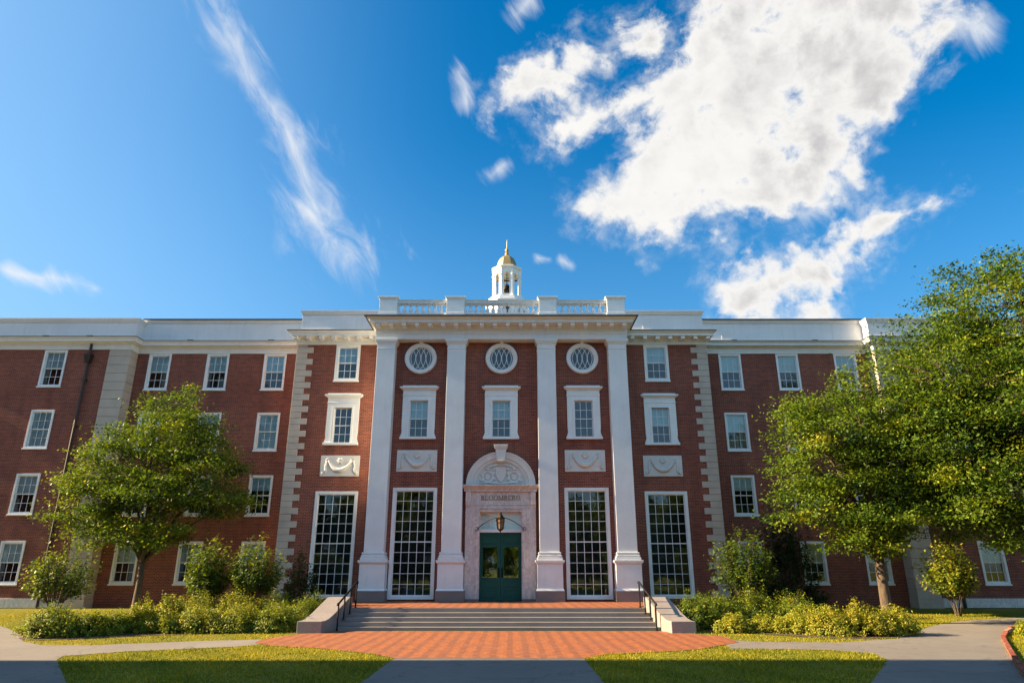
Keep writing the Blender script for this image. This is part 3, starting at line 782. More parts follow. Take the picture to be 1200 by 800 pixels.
for s in (-1, 1):
    a, b = sorted((s * 6.33, s * 10.92))
    mb = MB(); mb.box(a, b, SB - .06, SB + 1.0, 12.642, 12.84); mb.build('frieze', M['white'], B, bevel=.006)
    a, b = sorted((s * 6.4, s * 11.08))
    mb = MB(); mb.box(a, b, SB - .62, SB + 1.0, 12.965, 13.08); mb.taper(a, b, SB - .62, SB + 1.0, 13.082, 13.19, .12, .14)
    a, b = sorted((s * 6.35, s * 10.95)); mb.taper(a, b, SB - .1, SB + 1.0, 12.842, 12.963, .02, .03)
    mb.build('cornice', M['white'], B, bevel=.006)
    a, b = sorted((s * 6.75, s * 11.22)); mb = MB(); mb.box(a, b, SB - .79, SB + 1.0, 13.193, 13.23); mb.build('flashing', M['lead'], B)
    for i in range(7): place_window('mod', None, s * (6.85 + i * .66), 12.858, SB - .1)
    # attic parapet of the side bay
    a, b = sorted((s * 6.3, s * 10.82)); mb = MB(); mb.box(a, b, SB + .25, SB + .9, 13.23, 14.44); mb.box(a - .02, b + .02, SB + .20, SB + .9, 13.23, 13.62)
    for q in (7.6, 9.2): mb.box(s * q - .02, s * q + .02, SB + .235, SB + .3, 13.62, 14.44)
    mb.build('parapet', M['panel'], B, bevel=.006)
    mb = MB(); mb.taper(a - .02, b + .02, SB + .2, SB + .95, 14.44, 14.60, .07, .07); mb.box(a - .1, b + .1, SB + .12, SB + 1.0, 14.60, 14.66); mb.build('coping', M['panel'], B, bevel=.006)
    # wing frieze, cornice and parapet
    a, b = sorted((s * 10.86, s * 20.4))
    mb = MB(); mb.box(a, b, WG - .06, WG + .6, 12.78, 13.08); mb.build('frieze', M['white'], B, bevel=.006)
    mb = MB(); mb.taper(a, b, WG - .10, WG + .6, 13.08, 13.16, 0, .2); mb.box(a, b, WG - .42, WG + .6, 13.162, 13.28); mb.taper(a, b, WG - .44, WG + .6, 13.282, 13.37, 0, .08); mb.build('cornice', M['white'], B, bevel=.006)
    mb = MB(); mb.box(a, b, WG - .54, WG + .6, 13.372, 13.40); mb.build('flashing', M['lead'], B)
    mb = MB(); mb.box(a, b, WG + .1, WG + .7, 13.40, 14.62); mb.box(a, b, WG + .06, WG + .7, 13.40, 13.66)
    for q in (12.4, 14.5, 16.6, 18.7): mb.box(s * q - .015, s * q + .015, WG + .088, WG + .2, 13.66, 14.62)
    mb.build('parapet', M['panel'], B, bevel=.006)
    mb = MB(); mb.taper(a, b, WG + .06, WG + .7, 14.62, 14.78, 0, .08); mb.build('coping', M['panel'], B, bevel=.006)
    mb = MB(); mb.box(a, b, WG - .06, WG + .75, 14.78, 14.86); mb.build('flashing', M['lead'], B)
    # pavilion
    a, b = sorted((s * 20.34, s * 31.3)); e = .0
    mb = MB(); mb.box(a, b, PV - .08, PV + 1.2, 12.79, 13.08); mb.build('frieze', M['white'], B, bevel=.006)
    mb = MB(); mb.taper(a, b, PV - .12, PV + 1.2, 13.08, 13.16, .2, .2); mb.box(a - .32, b + .32, PV - .44, PV + 1.2, 13.162, 13.28); mb.taper(a - .34, b + .34, PV - .46, PV + 1.2, 13.282, 13.37, .08, .08); mb.build('cornice', M['white'], B, bevel=.006)
    mb = MB(); mb.box(a - .44, b + .44, PV - .56, PV + 1.2, 13.373, 13.41); mb.build('flashing', M['lead'], B)
    mb = MB(); mb.box(a, b, PV + .1, PV + 8, 13.41, 14.42); mb.box(a - .04, b + .04, PV + .06, PV + 8, 13.41, 13.66)
    for q in (21.6, 25.6): mb.box(s * q - .015, s * q + .015, PV + .088, PV + .2, 13.66, 14.42)
    mb.build('parapet', M['panel'], B, bevel=.006)
    mb = MB(); mb.taper(a - .02, b + .02, PV + .06, PV + 8, 14.42, 14.58, .08, .08); mb.box(a - .12, b + .12, PV - .04, PV + 8, 14.58, 14.66); mb.build('coping', M['panel'], B, bevel=.006)
    # rainwater outlets standing on the gutter
    for (q, Y) in ((12.9, WG), (17.4, WG), (22.6, PV), (25.0, PV)):
        def outlet():
            m_ = MB(); m_.box(-.17, .17, -.08, .12, 0, .09); m_.box(-.12, .12, -.12, .0, .02, .07); return m_.build('gutter_outlet', M['lead'], B)
        place_window('outlet', outlet, s * q, 13.405 if Y == WG else 13.415, Y - .3)

# balustrade
bal = MB(); bal.box(-6.25, 6.25, .30, .90, 13.262, 13.72); bal.box(-6.27, 6.27, .27, .93, 13.72, 13.78)
bal = bal.build('balustrade', M['white'], B, bevel=.008)
mb = MB(); mb.box(-6.2, 6.2, .38, .80, 14.34, 14.42); mb.taper(-6.2, 6.2, .36, .82, 14.42, 14.50, 0, .05, .05); mb.build('rail', M['white'], bal, bevel=.006)
pp = None
for x in (-5.80, -2.36, 2.36, 5.84):
    if pp is None:
        m_ = MB(); m_.box(-.45, .45, .24, .96, 13.265, 14.47); m_.box(-.48, .48, .21, .99, 13.265, 13.76); m_.taper(-.45, .45, .24, .96, 14.47, 14.56, .06, .06, .06); m_.box(-.53, .53, .16, 1.04, 14.56, 14.64)
        pp = m_.build('balustrade_post', M['white'], bal, (x, 0, 0), bevel=.008)
    else:
        c = pp.copy(); C.objects.link(c); c.parent = bal; c.location = (x, 0, 0)
bl = None
def baluster_xs():
    for a, b, n in ((-5.32, -2.82, 8), (-1.90, 1.90, 13), (2.82, 5.36, 8)):
        for i in range(n + 1): yield a + (b - a) * i / n
for x in baluster_xs():
    if bl is None:
        m_ = MB(); m_.box(-.10, .10, .50, .70, 13.78, 13.84)
        m_.lathe([(.085, 13.84), (.06, 13.87), (.085, 13.90), (.115, 13.98), (.105, 14.05), (.06, 14.14), (.045, 14.20), (.07, 14.23), (.05, 14.25), (.085, 14.28)], 12, (0, .6)); m_.box(-.10, .10, .50, .70, 14.28, 14.34)
        bl = m_.build('baluster', M['white'], bal, (x, 0, 0), smooth=False)
    else:
        c = bl.copy(); C.objects.link(c); c.parent = bal; c.location = (x, 0, 0)

# roofs, back walls and the dark rooms behind the panes
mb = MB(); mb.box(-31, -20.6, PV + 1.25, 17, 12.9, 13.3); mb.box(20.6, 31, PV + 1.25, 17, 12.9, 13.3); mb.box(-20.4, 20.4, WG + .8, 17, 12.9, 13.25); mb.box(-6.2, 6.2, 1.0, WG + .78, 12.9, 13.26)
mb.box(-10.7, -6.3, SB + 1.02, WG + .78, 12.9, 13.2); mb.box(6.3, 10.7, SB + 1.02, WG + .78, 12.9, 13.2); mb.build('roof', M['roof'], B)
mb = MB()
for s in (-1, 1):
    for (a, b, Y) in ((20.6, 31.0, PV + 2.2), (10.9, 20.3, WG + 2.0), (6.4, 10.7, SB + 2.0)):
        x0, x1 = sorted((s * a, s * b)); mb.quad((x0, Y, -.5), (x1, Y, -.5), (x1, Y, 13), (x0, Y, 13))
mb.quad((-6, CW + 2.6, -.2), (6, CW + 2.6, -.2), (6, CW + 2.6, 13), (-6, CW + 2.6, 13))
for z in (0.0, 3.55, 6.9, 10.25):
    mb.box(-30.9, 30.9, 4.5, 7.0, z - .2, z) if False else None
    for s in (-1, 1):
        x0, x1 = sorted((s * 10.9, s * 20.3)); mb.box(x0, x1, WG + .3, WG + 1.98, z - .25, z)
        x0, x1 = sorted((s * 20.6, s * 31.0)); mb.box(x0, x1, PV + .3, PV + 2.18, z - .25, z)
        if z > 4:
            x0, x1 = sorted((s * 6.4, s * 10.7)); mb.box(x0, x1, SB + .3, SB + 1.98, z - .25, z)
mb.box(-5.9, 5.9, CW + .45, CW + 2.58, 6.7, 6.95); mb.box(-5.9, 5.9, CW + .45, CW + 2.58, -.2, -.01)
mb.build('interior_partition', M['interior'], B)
mb = MB(); mb.quad((-31.2, 17, -.9), (31.2, 17, -.9), (31.2, 17, 13.3), (-31.2, 17, 13.3))
mb.quad((-31.2, PV + 9.9, -.9), (-31.2, 17, -.9), (-31.2, 17, 13.3), (-31.2, PV + 9.9, 13.3)); mb.quad((31.2, PV + 9.9, -.9), (31.2, 17, -.9), (31.2, 17, 13.3), (31.2, PV + 9.9, 13.3))
mb.build('rear_wall', M['brick'], B)

# ------------------------------------------------------------------ the doorway
YD = CW - .22
mb = MB()
for s in (-1, 1):
    x0, x1 = sorted((s * .97, s * 1.64)); mb.box(x0, x1, YD, CW + .35, .10, 4.83)
    x0, x1 = sorted((s * 1.02, s * 1.14)); mb.box(x0, x1, YD - .05, YD + .1, .10, 4.05)
    x0, x1 = sorted((s * 1.30, s * 1.42)); mb.box(x0, x1, YD - .02, YD + .1, .10, 4.20)
    x0, x1 = sorted((s * 1.40, s * 1.64)); mb.box(x0, x1, YD - .10, YD + .1, 4.24, 4.83); mb.taper(x0, x1, YD - .04, YD + .1, 4.14, 4.24, 0, .06)
mb.box(-.97, .97, YD + .001, CW + .35, 3.90, 4.83); mb.box(-1.14, 1.14, YD - .05, YD + .1, 4.05, 4.17); mb.box(-1.42, 1.42, YD - .02, YD + .1, 4.20, 4.26)
dw = mb.build('door_surround', M['marble'], B, bevel=.008)
mb = MB(); mb.box(-1.72, 1.72, YD - .12, CW + .1, 4.832, 4.92); mb.taper(-1.70, 1.70, YD - .14, CW + .1, 4.922, 5.06, .13, .14); mb.box(-1.86, 1.86, YD - .30, CW + .1, 5.062, 5.13); mb.build('cornice', M['marble'], dw, bevel=.008)
mb = MB(); mb.box(-.97, -1.66, YD - .01, CW + .1, .0, .10); mb.box(.97, 1.66, YD - .01, CW + .1, .0, .10); mb.build('plinth', M['pinkgran'], dw)
mb = MB(); ZA = 5.132
mb.ring(0, ZA, [(1.18, YD + .08), (1.18, YD), (1.30, YD - .02), (1.34, YD - .08), (1.50, YD - .08), (1.60, YD - .12), (1.64, YD - .12), (1.64, CW + .05), (1.18, CW + .05)], 40, 0, math.pi, sz=.955)
arch = mb.build('arch', M['relief'], B, bevel=.0)
mb = MB(); mb.prism([(1.2 * math.cos(a), ZA + 1.2 * .955 * math.sin(a)) for a in [k * math.pi / 30 for k in range(31)]], YD + .06, CW + .04)
ty = mb.build('tympanum', M['relief'], arch)
mb = MB(); mb.prism([(-.19, 6.22), (.19, 6.22), (.25, 6.80), (-.25, 6.80)], YD - .30, CW + .05); mb.taper(-.26, .26, YD - .32, CW + .05, 6.80, 6.92, .06, .05); mb.box(-.33, .33, YD - .38, CW + .05, 6.92, 7.0); mb.tube([(0, YD - .24, 6.16), (0, YD - .24, 6.24)], [.05, .14], 8)
mb.build('keystone', M['relief'], arch, bevel=.01)
# carved relief of the tympanum: three shields, wreaths and scrolls
mb = MB(); yr = YD + .06
def shield(cx, cz, w, h, y, d):
    pts = [(cx - w, cz + h), (cx, cz + h * .88), (cx + w, cz + h), (cx + w, cz - .1 * h), (cx + .6 * w, cz - .65 * h), (cx, cz - h), (cx - .6 * w, cz - .65 * h), (cx - w, cz - .1 * h)]
    mb.prism(pts, y - d, y + .01)
shield(0, ZA + .50, .24, .36, yr, .09)
for s in (-1, 1):
    mb.ring(s * .62, ZA + .38, [(.19, yr + .01), (.19, yr - .05), (.25, yr - .08), (.29, yr - .05), (.29, yr + .01)], 24)
    shield(s * .62, ZA + .38, .12, .15, yr, .06)
    for (x_, z_, r_) in ((.34, .30, .09), (.36, .52, .10), (.33, .74, .08), (.92, .22, .10), (.90, .48, .07), (.60, .74, .08), (.46, .12, .08), (.72, .09, .07)):
        mb.tube([(s * x_, yr + .01, ZA + z_), (s * x_, yr - .05, ZA + z_), (s * x_, yr - .085, ZA + z_)], [r_, r_ * .9, r_ * .3], 9)
    mb.tube([(s * .10, yr - .02, ZA + .98), (s * .32, yr - .04, ZA + .92), (s * .55, yr - .04, ZA + .86), (s * .8, yr - .02, ZA + .70)], [.05, .045, .045, .02], 8)
    mb.tube([(s * 1.05, yr - .02, ZA + .08), (s * .7, yr - .04, ZA + .13), (s * .3, yr - .04, ZA + .10), (0, yr - .04, ZA + .08)], [.03, .05, .05, .05], 8)
mb.build('carving', M['relief'], ty, bevel=.012)

# letters of the inscription, as strokes with serifs
def letters():
    mb = MB(); H = .225; T, t_ = .042, .026; y0, y1 = YD - .024, YD + .01
    def bar(x0, x1, z0, z1): mb.box(x0, x1, y0, y1, z0, z1)
    def slant(xa, za, xb, zb, w): mb.prism([(xa - w / 2, za), (xa + w / 2, za), (xb + w / 2, zb), (xb - w / 2, zb)], y0 - .001, y1)
    def arc(cx, cz, rx, rz, a0, a1, thick=T):
        n = 16; pin = []; pout = []
        for k in range(n + 1):
            a = R(a0 + (a1 - a0) * k / n); th = thick * (.45 + .55 * abs(math.cos(a)))
            pout.append((cx + rx * math.cos(a), cz + rz * math.sin(a))); pin.append((cx + (rx - th) * math.cos(a), cz + (rz - th * .8) * math.sin(a)))
        for k in range(n): mb.prism([pin[k], pout[k], pout[k + 1], pin[k + 1]], y0 - .002, y1)
    def stem(x, z0=0, z1=H, w=T):
        bar(x, x + w, z0, z1); bar(x - .018, x + w + .018, z0 + 0, z0 + .014); bar(x - .018, x + w + .018, z1 - .014, z1)
    def bowl(x, z0, z1, r):
        cz = (z0 + z1) / 2; arc(x, cz, r, (z1 - z0) / 2, -90, 90)
    widths = dict(B=.19, L=.175, O=.235, M=.265, E=.18, R=.20, G=.225)
    word = 'BLOOMBERG'; gap = .018
    tot = sum(widths[c] + gap for c in word) - gap; sc = 1.86 / tot; x = 0
    for c in word:
        w = widths[c]
        if c == 'B': stem(x + .02); bowl(x + .06, H * .52, H, .10); bowl(x + .06, 0, H * .52, .12)
        elif c == 'L': stem(x + .02); bar(x + .02, x + .16, 0, .022); bar(x + .145, x + .165, 0, .06)
        elif c == 'O': arc(x + w / 2, H / 2, w / 2, H / 2 + .004, 0, 360)
        elif c == 'M':
            stem(x + .02, w=.024); stem(x + w - .06); slant(x + .035, H, x + w / 2, 0, .04); slant(x + w - .045, H, x + w / 2, 0, .026)
        elif c == 'E': stem(x + .02); bar(x + .02, x + .16, 0, .022); bar(x + .02, x + .155, H - .022, H); bar(x + .02, x + .125, H * .47, H * .47 + .02); bar(x + .15, x + .168, 0, .055); bar(x + .145, x + .162, H - .055, H)
        elif c == 'R': stem(x + .02); bowl(x + .06, H * .46, H, .11); slant(x + .10, H * .48, x + .185, 0, .044)
        elif c == 'G': arc(x + .115, H / 2, .115, H / 2 + .004, 40, 325); bar(x + .165, x + .205, .01, H * .45); bar(x + .14, x + .225, H * .43, H * .43 + .018)
        x += w + gap
    mb.v = [((vx - tot / 2) * sc, vy, vz + 4.435) for vx, vy, vz in mb.v]
    return mb.build('lettering', M['letters'], dw)
letters()

# transom, door leaves
YL = CW + .18
mb = MB(); frame_boxes(mb, -.97, .97, 3.10, 3.90, .05, YL - .04, YL + .06); mb.box(-.97, .97, YL - .10, YL + .06, 3.0, 3.12)
for x in (-.48, 0, .48): mb.box(x - .014, x + .014, YL - .01, YL + .03, 3.14, 3.86)
tr = mb.build('transom', M['white'], B, bevel=.004)
mb = MB(); mb.quad((-.93, YL + .01, 3.14), (.93, YL + .01, 3.14), (.93, YL + .01, 3.86), (-.93, YL + .01, 3.86)); mb.build('pane', M['glass'], tr)
mb = MB(); mb.box(-.96, .96, YL + .13, YL + .14, 3.10, 3.90); mb.build('blind', M['blind'], tr)
for s in (-1, 1):
    a, b = sorted((s * .006, s * .965)); g0, g1 = sorted((s * .15, s * .83))
    mb = MB(); y0, y1 = YL, YL + .05
    mb.box(a, b, y0, y1, .02, 1.0); mb.box(a, b, y0 + .0005, y1, 2.34, 3.0)
    mb.box(a, g0, y0 + .001, y1, 1.0, 2.34); mb.box(g1, b, y0 + .001, y1, 1.0, 2.34)
    for (z0, z1) in ((2.48, 2.86), (.16, .50), (.60, .90)):          # raised mouldings of the panels
        frame_boxes(mb, g0, g1, z0, z1, .035, y0 - .022, y0 + .01); mb.taper(g0 + .09, g1 - .09, y0 - .004, y0 + .01, z0 + .08, z1 - .08, 0, 0)
    frame_boxes(mb, g0 - .03, g1 + .03, .97, 2.37, .035, y0 - .02, y0 + .01)
    d = mb.build('door', M['green'], B, bevel=.004)
    mb = MB(); mb.quad((g0, y0 + .025, 1.0), (g1, y0 + .025, 1.0), (g1, y0 + .025, 2.34), (g0, y0 + .025, 2.34)); mb.build('pane', M['doorglass'], d)
    mb = MB(); hx = s * .075; mb.tube([(hx, y0, 1.38), (hx, y0 - .07, 1.38), (hx, y0 - .07, 1.12), (hx, y0, 1.12)], .014, 8); mb.box(hx - .035, hx + .035, y0 - .008, y0 + .01, 1.02, 1.45); mb.build('handle', M['iron'], d)

# ------------------------------------------------------------------ lantern on its bracket arms
LY = -.25
ln = empty('hanging_lantern', 'dark bronze lantern on two curved bracket arms in front of the doorway', 'lantern', (0, LY, 3.0))
mb = MB()
mb.lathe([(.03, -.02), (.055, .02), (.14, .06), (.155, .10)], 6, a0=R(30)); mb.lathe([(.215, .52), (.235, .56), (.19, .60), (.12, .70), (.07, .74), (.075, .80), (.03, .86)], 6, a0=R(30)); mb.lathe([(.02, -.10), (.035, -.06), (.015, -.02)], 8)
for k in range(6):
    a = R(30 + 60 * k); mb.tube([(.150 * math.cos(a), .150 * math.sin(a), .09), (.212 * math.cos(a), .212 * math.sin(a), .53)], .016, 6)
    a2 = R(90 + 60 * k); 
mb.lathe([(.190, .36), (.198, .36), (.200, .385), (.192, .385)], 6, a0=R(30))
mb.build('lantern_frame', M['bronze'], ln)
mb = MB(); mb.lathe([(.13, .10), (.185, .52)], 6, a0=R(30)); mb.build('lantern_glass', M['amber'], ln)
for s in (-1, 1):
    mb = MB(); pts = []
    for k in range(16):
        q = k / 15; x = s * (1.08 - .92 * q); y = (YD - .05 - LY) * (1 - q) ** 1.2; z = .12 + .48 * q ** .85 + .05 * math.sin(q * math.pi)
        pts.append((x, y, z))
    mb.tube(pts, .017, 6)
    sp = [(s * (1.10 + .085 * math.cos(a)), YD - .05 - LY, .13 + .085 * math.sin(a)) for a in [R(200 - s * 0 + k * 22) if s > 0 else R(-20 - k * 22) for k in range(14)]]
    mb.tube(sp, .014, 6); mb.tube([(s * 1.08, YD + .02 - LY, .12), (s * 1.08, YD - .06 - LY, .12)], .03, 8)
    mb.build('bracket_arm', M['iron'], ln)

# ------------------------------------------------------------------ steps, cheek walls, handrails
st = empty('entrance_steps', 'wide flight of grey granite steps up to the brick terrace', 'steps', (0, -6.1, -.72))
for k in range(5):
    z1 = -.012 - .142 * k; yf = -4.97 - .31 * k
    mb = MB(); mb.box(-5.5 - .08 * k, 5.5 + .08 * k, yf - 0.0 + 6.1, -4.9 + 6.1 - .001 * k, z1 - .14 + .72, z1 + .72)
    mb.build('step', M['stepgran'], st, bevel=.012)
def cheek_mesh(s):
    mb = MB(); W = .84
    # (y, inner x, top z): slopes down from the terrace, then a short level end; splays outwards
    prof = [(-4.6, 5.50, .37), (-4.95, 5.52, .36), (-5.5, 5.62, .14), (-6.1, 5.74, -.12), (-6.55, 5.84, -.28), (-6.75, 5.90, -.325), (-7.05, 5.96, -.33)]
    base = len(mb.v)
    for y, x, z in prof:
        for (xx, zz) in ((x, -.85), (x, z), (x + W, z), (x + W, -.85)): mb.v.append((s * xx, y, zz))
    for k in range(len(prof) - 1):
        for i in range(4):
            a = base + k * 4; mb.f.append((a + i, a + (i + 1) % 4, a + 4 + (i + 1) % 4, a + 4 + i))
    mb.f.append((base, base + 1, base + 2, base + 3)); e = base + (len(prof) - 1) * 4; mb.f.append((e + 3, e + 2, e + 1, e))
    return mb
for s, lab in ((-1, 'pale granite cheek wall sloping down on the left side of the steps'), (1, 'pale granite cheek wall sloping down on the right side of the steps')):
    o = cheek_mesh(s).build('cheek_wall', M['cheek'], None, bevel=.02); tag(o, lab, 'wall', 'granite cheek walls of the steps')
for s, lab in ((-1, 'black iron handrail by the left cheek wall of the steps'), (1, 'black iron handrail by the right cheek wall of the steps')):
    h = empty('handrail', lab, 'handrail', (s * 5.35, -5.0, 0), 'iron handrails of the steps')
    posts = [(-4.80, 5.33, 0.0), (-5.30, 5.42, -.19), (-5.78, 5.52, -.36), (-6.22, 5.62, -.70)]
    top = []
    for i, (y, x, z) in enumerate(posts):
        zt = .88 - (.70) * i / 3 * 1.0
        m_ = MB(); m_.tube([(s * (x - 5.35), y + 5.0, z), (s * (x - 5.35), y + 5.0, zt)], .028, 8); m_.box(s * (x - 5.35) - .05, s * (x - 5.35) + .05, y + 4.95, y + 5.05, z, z + .015)
        m_.build('post', M['iron'], h); top.append((s * (x - 5.35), y + 5.0, zt + .02))
    m_ = MB(); m_.tube([(top[0][0], top[0][1] + .16, top[0][2] - .04), (top[0][0], top[0][1] + .12, top[0][2])] + top + [(top[-1][0], top[-1][1] - .14, top[-1][2]), (top[-1][0], top[-1][1] - .17, top[-1][2] - .06)], .036, 8)
    m_.build('rail', M['iron'], h)

# brick kerb of the bed at the right edge
kp = [(19.67, -4.62), (17.9, -6.3), (17.0, -7.4), (15.6, -9.3), (14.2, -11.5), (12.75, -13.79), (10.96, -16.69), (9.6, -19)]
mb = MB()
for (a, b) in zip(kp, kp[1:]):
    L = math.hypot(b[0] - a[0], b[1] - a[1]); n = int(L / .21)
    ux, uy = (b[0] - a[0]) / L, (b[1] - a[1]) / L; nx, ny = -uy, ux
    for k in range(n):
        p = L * k / n + .006; q = L * (k + 1) / n - .006; hz = .10 + .012 * math.sin(k * 2.7)
        i = len(mb.v)
        for z in (-.75, -.72 + hz):
            for (d_, w_) in ((p, 0), (q, 0), (q, .11), (p, .11)): mb.v.append((a[0] + ux * d_ + nx * w_, a[1] + uy * d_ + ny * w_, z + gz(a[1]) + .72))
        mb.f += [(i, i + 1, i + 2, i + 3), (i + 4, i + 5, i + 6, i + 7), (i, i + 1, i + 5, i + 4), (i + 1, i + 2, i + 6, i + 5), (i + 2, i + 3, i + 7, i + 6), (i + 3, i, i + 4, i + 7)]
structure(mb.build('kerb', M['brick']))

# ------------------------------------------------------------------ bell tower of the hall beyond
bt = empty('bell_tower', 'white octagonal bell cupola with gilded dome behind the roof balustrade', 'tower', (0, 32, -.35))
mb = MB(); mb.box(-3, 3, -3, 3, -.5, 20); mb.build('tower_shaft', M['brick'], bt)
mb = MB(); mb.box(-3.2, 3.2, -3.2, 3.2, 20, 21); mb.box(-2.4, 2.4, -2.4, 2.4, 21, 24.2); mb.lathe([(2.25, 24.2), (2.25, 26.9), (2.35, 26.95), (2.35, 27.1), (2.0, 27.2), (1.95, 27.6)], 8, a0=R(22.5))
bs = mb.build('tower_base', M['white'], bt)
mb = MB()
for k in range(8):
    a = R(45 * k - 90)
    cx, cy = 2.085 * math.cos(a), 2.085 * math.sin(a)
    # round louvre in each face
    n = 16; ux, uy = -math.sin(a), math.cos(a); b0 = len(mb.v)
    for (r_, o_) in ((.0, .03), (.42, .03), (.42, -.03)):
        for j in range(n):
            q = 2 * math.pi * j / n; mb.v.append((cx + math.cos(a) * o_ + ux * r_ * math.cos(q), cy + math.sin(a) * o_ + uy * r_ * math.cos(q), 25.9 + r_ * math.sin(q)))
    for r_ in range(2):
        for j in range(n): mb.f.append((b0 + r_ * n + j, b0 + r_ * n + (j + 1) % n, b0 + (r_ + 1) * n + (j + 1) % n, b0 + (r_ + 1) * n + j))
mb.build('louvre', M['lead'], bs)
# open octagonal belfry: eight corner piers with arches between
mb = MB(); RO = 1.40
for k in range(8):
    a = R(45 * k + 22.5); x, y = RO * math.cos(a), RO * math.sin(a)
    mb.tube([(x, y, 27.6), (x, y, 30.75)], .17, 8)
    mb.tube([(x * 1.05, y * 1.05, 27.6), (x * 1.05, y * 1.05, 27.85)], .25, 8); mb.tube([(x * 1.02, y * 1.02, 30.0), (x * 1.02, y * 1.02, 30.12)], .21, 8)
    a2 = R(45 * (k + 1) + 22.5); x2, y2 = RO * math.cos(a2), RO * math.sin(a2)
    def pt(q, z, off): 
        X, Y = x + (x2 - x) * q, y + (y2 - y) * q; am = (a + a2) / 2; return (X + off * math.cos(am), Y + off * math.sin(am), z)
    # infill with an arched opening
    arc = [(.24, 27.95)] + [(.5 - .26 * math.cos(t), 30.02 + .30 * math.sin(t)) for t in [math.pi * j / 10 for j in range(11)]] + [(.76, 27.95)]
    n = len(arc)
    for off, flip in ((.07, False), (-.07, True)):
        b0 = len(mb.v)
        for q, z in arc: mb.v.append(pt(q, z, off))
        outer = [(0.0, 27.95)] + [(max(0, min(1, .5 + (q - .5) * 2.0)) if 0 else (0.0 if j < n // 2 - 2 else (1.0 if j > n // 2 + 2 else .5 + (j - n // 2) / 5.0)), (z if (j < 1 or j > n - 2) else (30.75))) for j, (q, z) in list(enumerate(arc))[1:-1]] + [(1.0, 27.95)]
        for q, z in outer: mb.v.append(pt(q, z, off))
        for j in range(n - 1): mb.f.append((b0 + j, b0 + j + 1, b0 + n + j + 1, b0 + n + j))
    b0 = len(mb.v)
    for q, z in arc: mb.v.append(pt(q, z, .07)); 
    for q, z in arc: mb.v.append(pt(q, z, -.07))
    for j in range(n - 1): mb.f.append((b0 + j, b0 + j + 1, b0 + n + j + 1, b0 + n + j))
mb.lathe([(1.45, 27.5), (1.45, 27.96), (1.2, 27.96)], 8, a0=R(22.5))
mb.lathe([(1.45, 30.72), (1.62, 30.85), (1.66, 31.0), (1.60, 31.06), (1.25, 31.12)], 8, a0=R(22.5))
bf = mb.build('belfry', M['white'], bt)
mb = MB(); mb.lathe([(1.17, 31.12), (1.10, 31.35), (1.02, 31.7), (.92, 32.0), (.76, 32.3), (.50, 32.55), (.24, 32.68), (.2, 32.8)], 8, a0=R(22.5)); mb.build('dome', M['gold'], bt)
mb = MB(); mb.lathe([(.2, 32.8), (.24, 32.95), (.12, 33.1), (.2, 33.28), (.21, 33.4), (.08, 33.55), (.05, 33.7), (.045, 34.3), (.01, 34.6)], 10); mb.build('finial', M['gold'], bt)
mb = MB(); mb.lathe([(.50, 28.55), (.44, 28.65), (.34, 28.95), (.28, 29.3), (.14, 29.45), (.05, 29.5)], 16); mb.tube([(0, 0, 29.5), (0, 0, 30.7)], .05, 6); mb.tube([(-1.3, 0, 29.9), (1.3, 0, 29.9)], .06, 6); mb.build('bell', M['bronze'], bt, smooth=True)

# ------------------------------------------------------------------ trees and shrubs
def leaves(pts, L, W, rng, tint, up=.55, droop=.25, out=None):
    n = len(pts)
    nr = rng.normal(0, 1, (n, 3)); nr[:, 2] = np.abs(nr[:, 2]) * 1.0 + up
    if out is not None: nr += out
    nr /= np.linalg.norm(nr, axis=1)[:, None]
    d = rng.normal(0, 1, (n, 3)); d[:, 2] -= droop
    d -= nr * np.sum(d * nr, 1)[:, None]; d /= np.linalg.norm(d, axis=1)[:, None]
    s = np.cross(nr, d); k = rng.uniform(.65, 1.25, n)[:, None]
    V = np.empty((n, 4, 3)); l = L * k / 2; w = W * k / 2
    V[:, 0] = pts - d * l; V[:, 1] = pts + s * w - nr * w * .35 - d * l * .15; V[:, 2] = pts + d * l - nr * l * .25; V[:, 3] = pts - s * w - nr * w * .35 - d * l * .15
    return V.reshape(-1, 3), np.clip(tint, 0, 1)

def bez(a, b, c, n):
    return [a * (1 - t) ** 2 + b * 2 * t * (1 - t) + c * t * t for t in [i / n for i in range(n + 1)]]

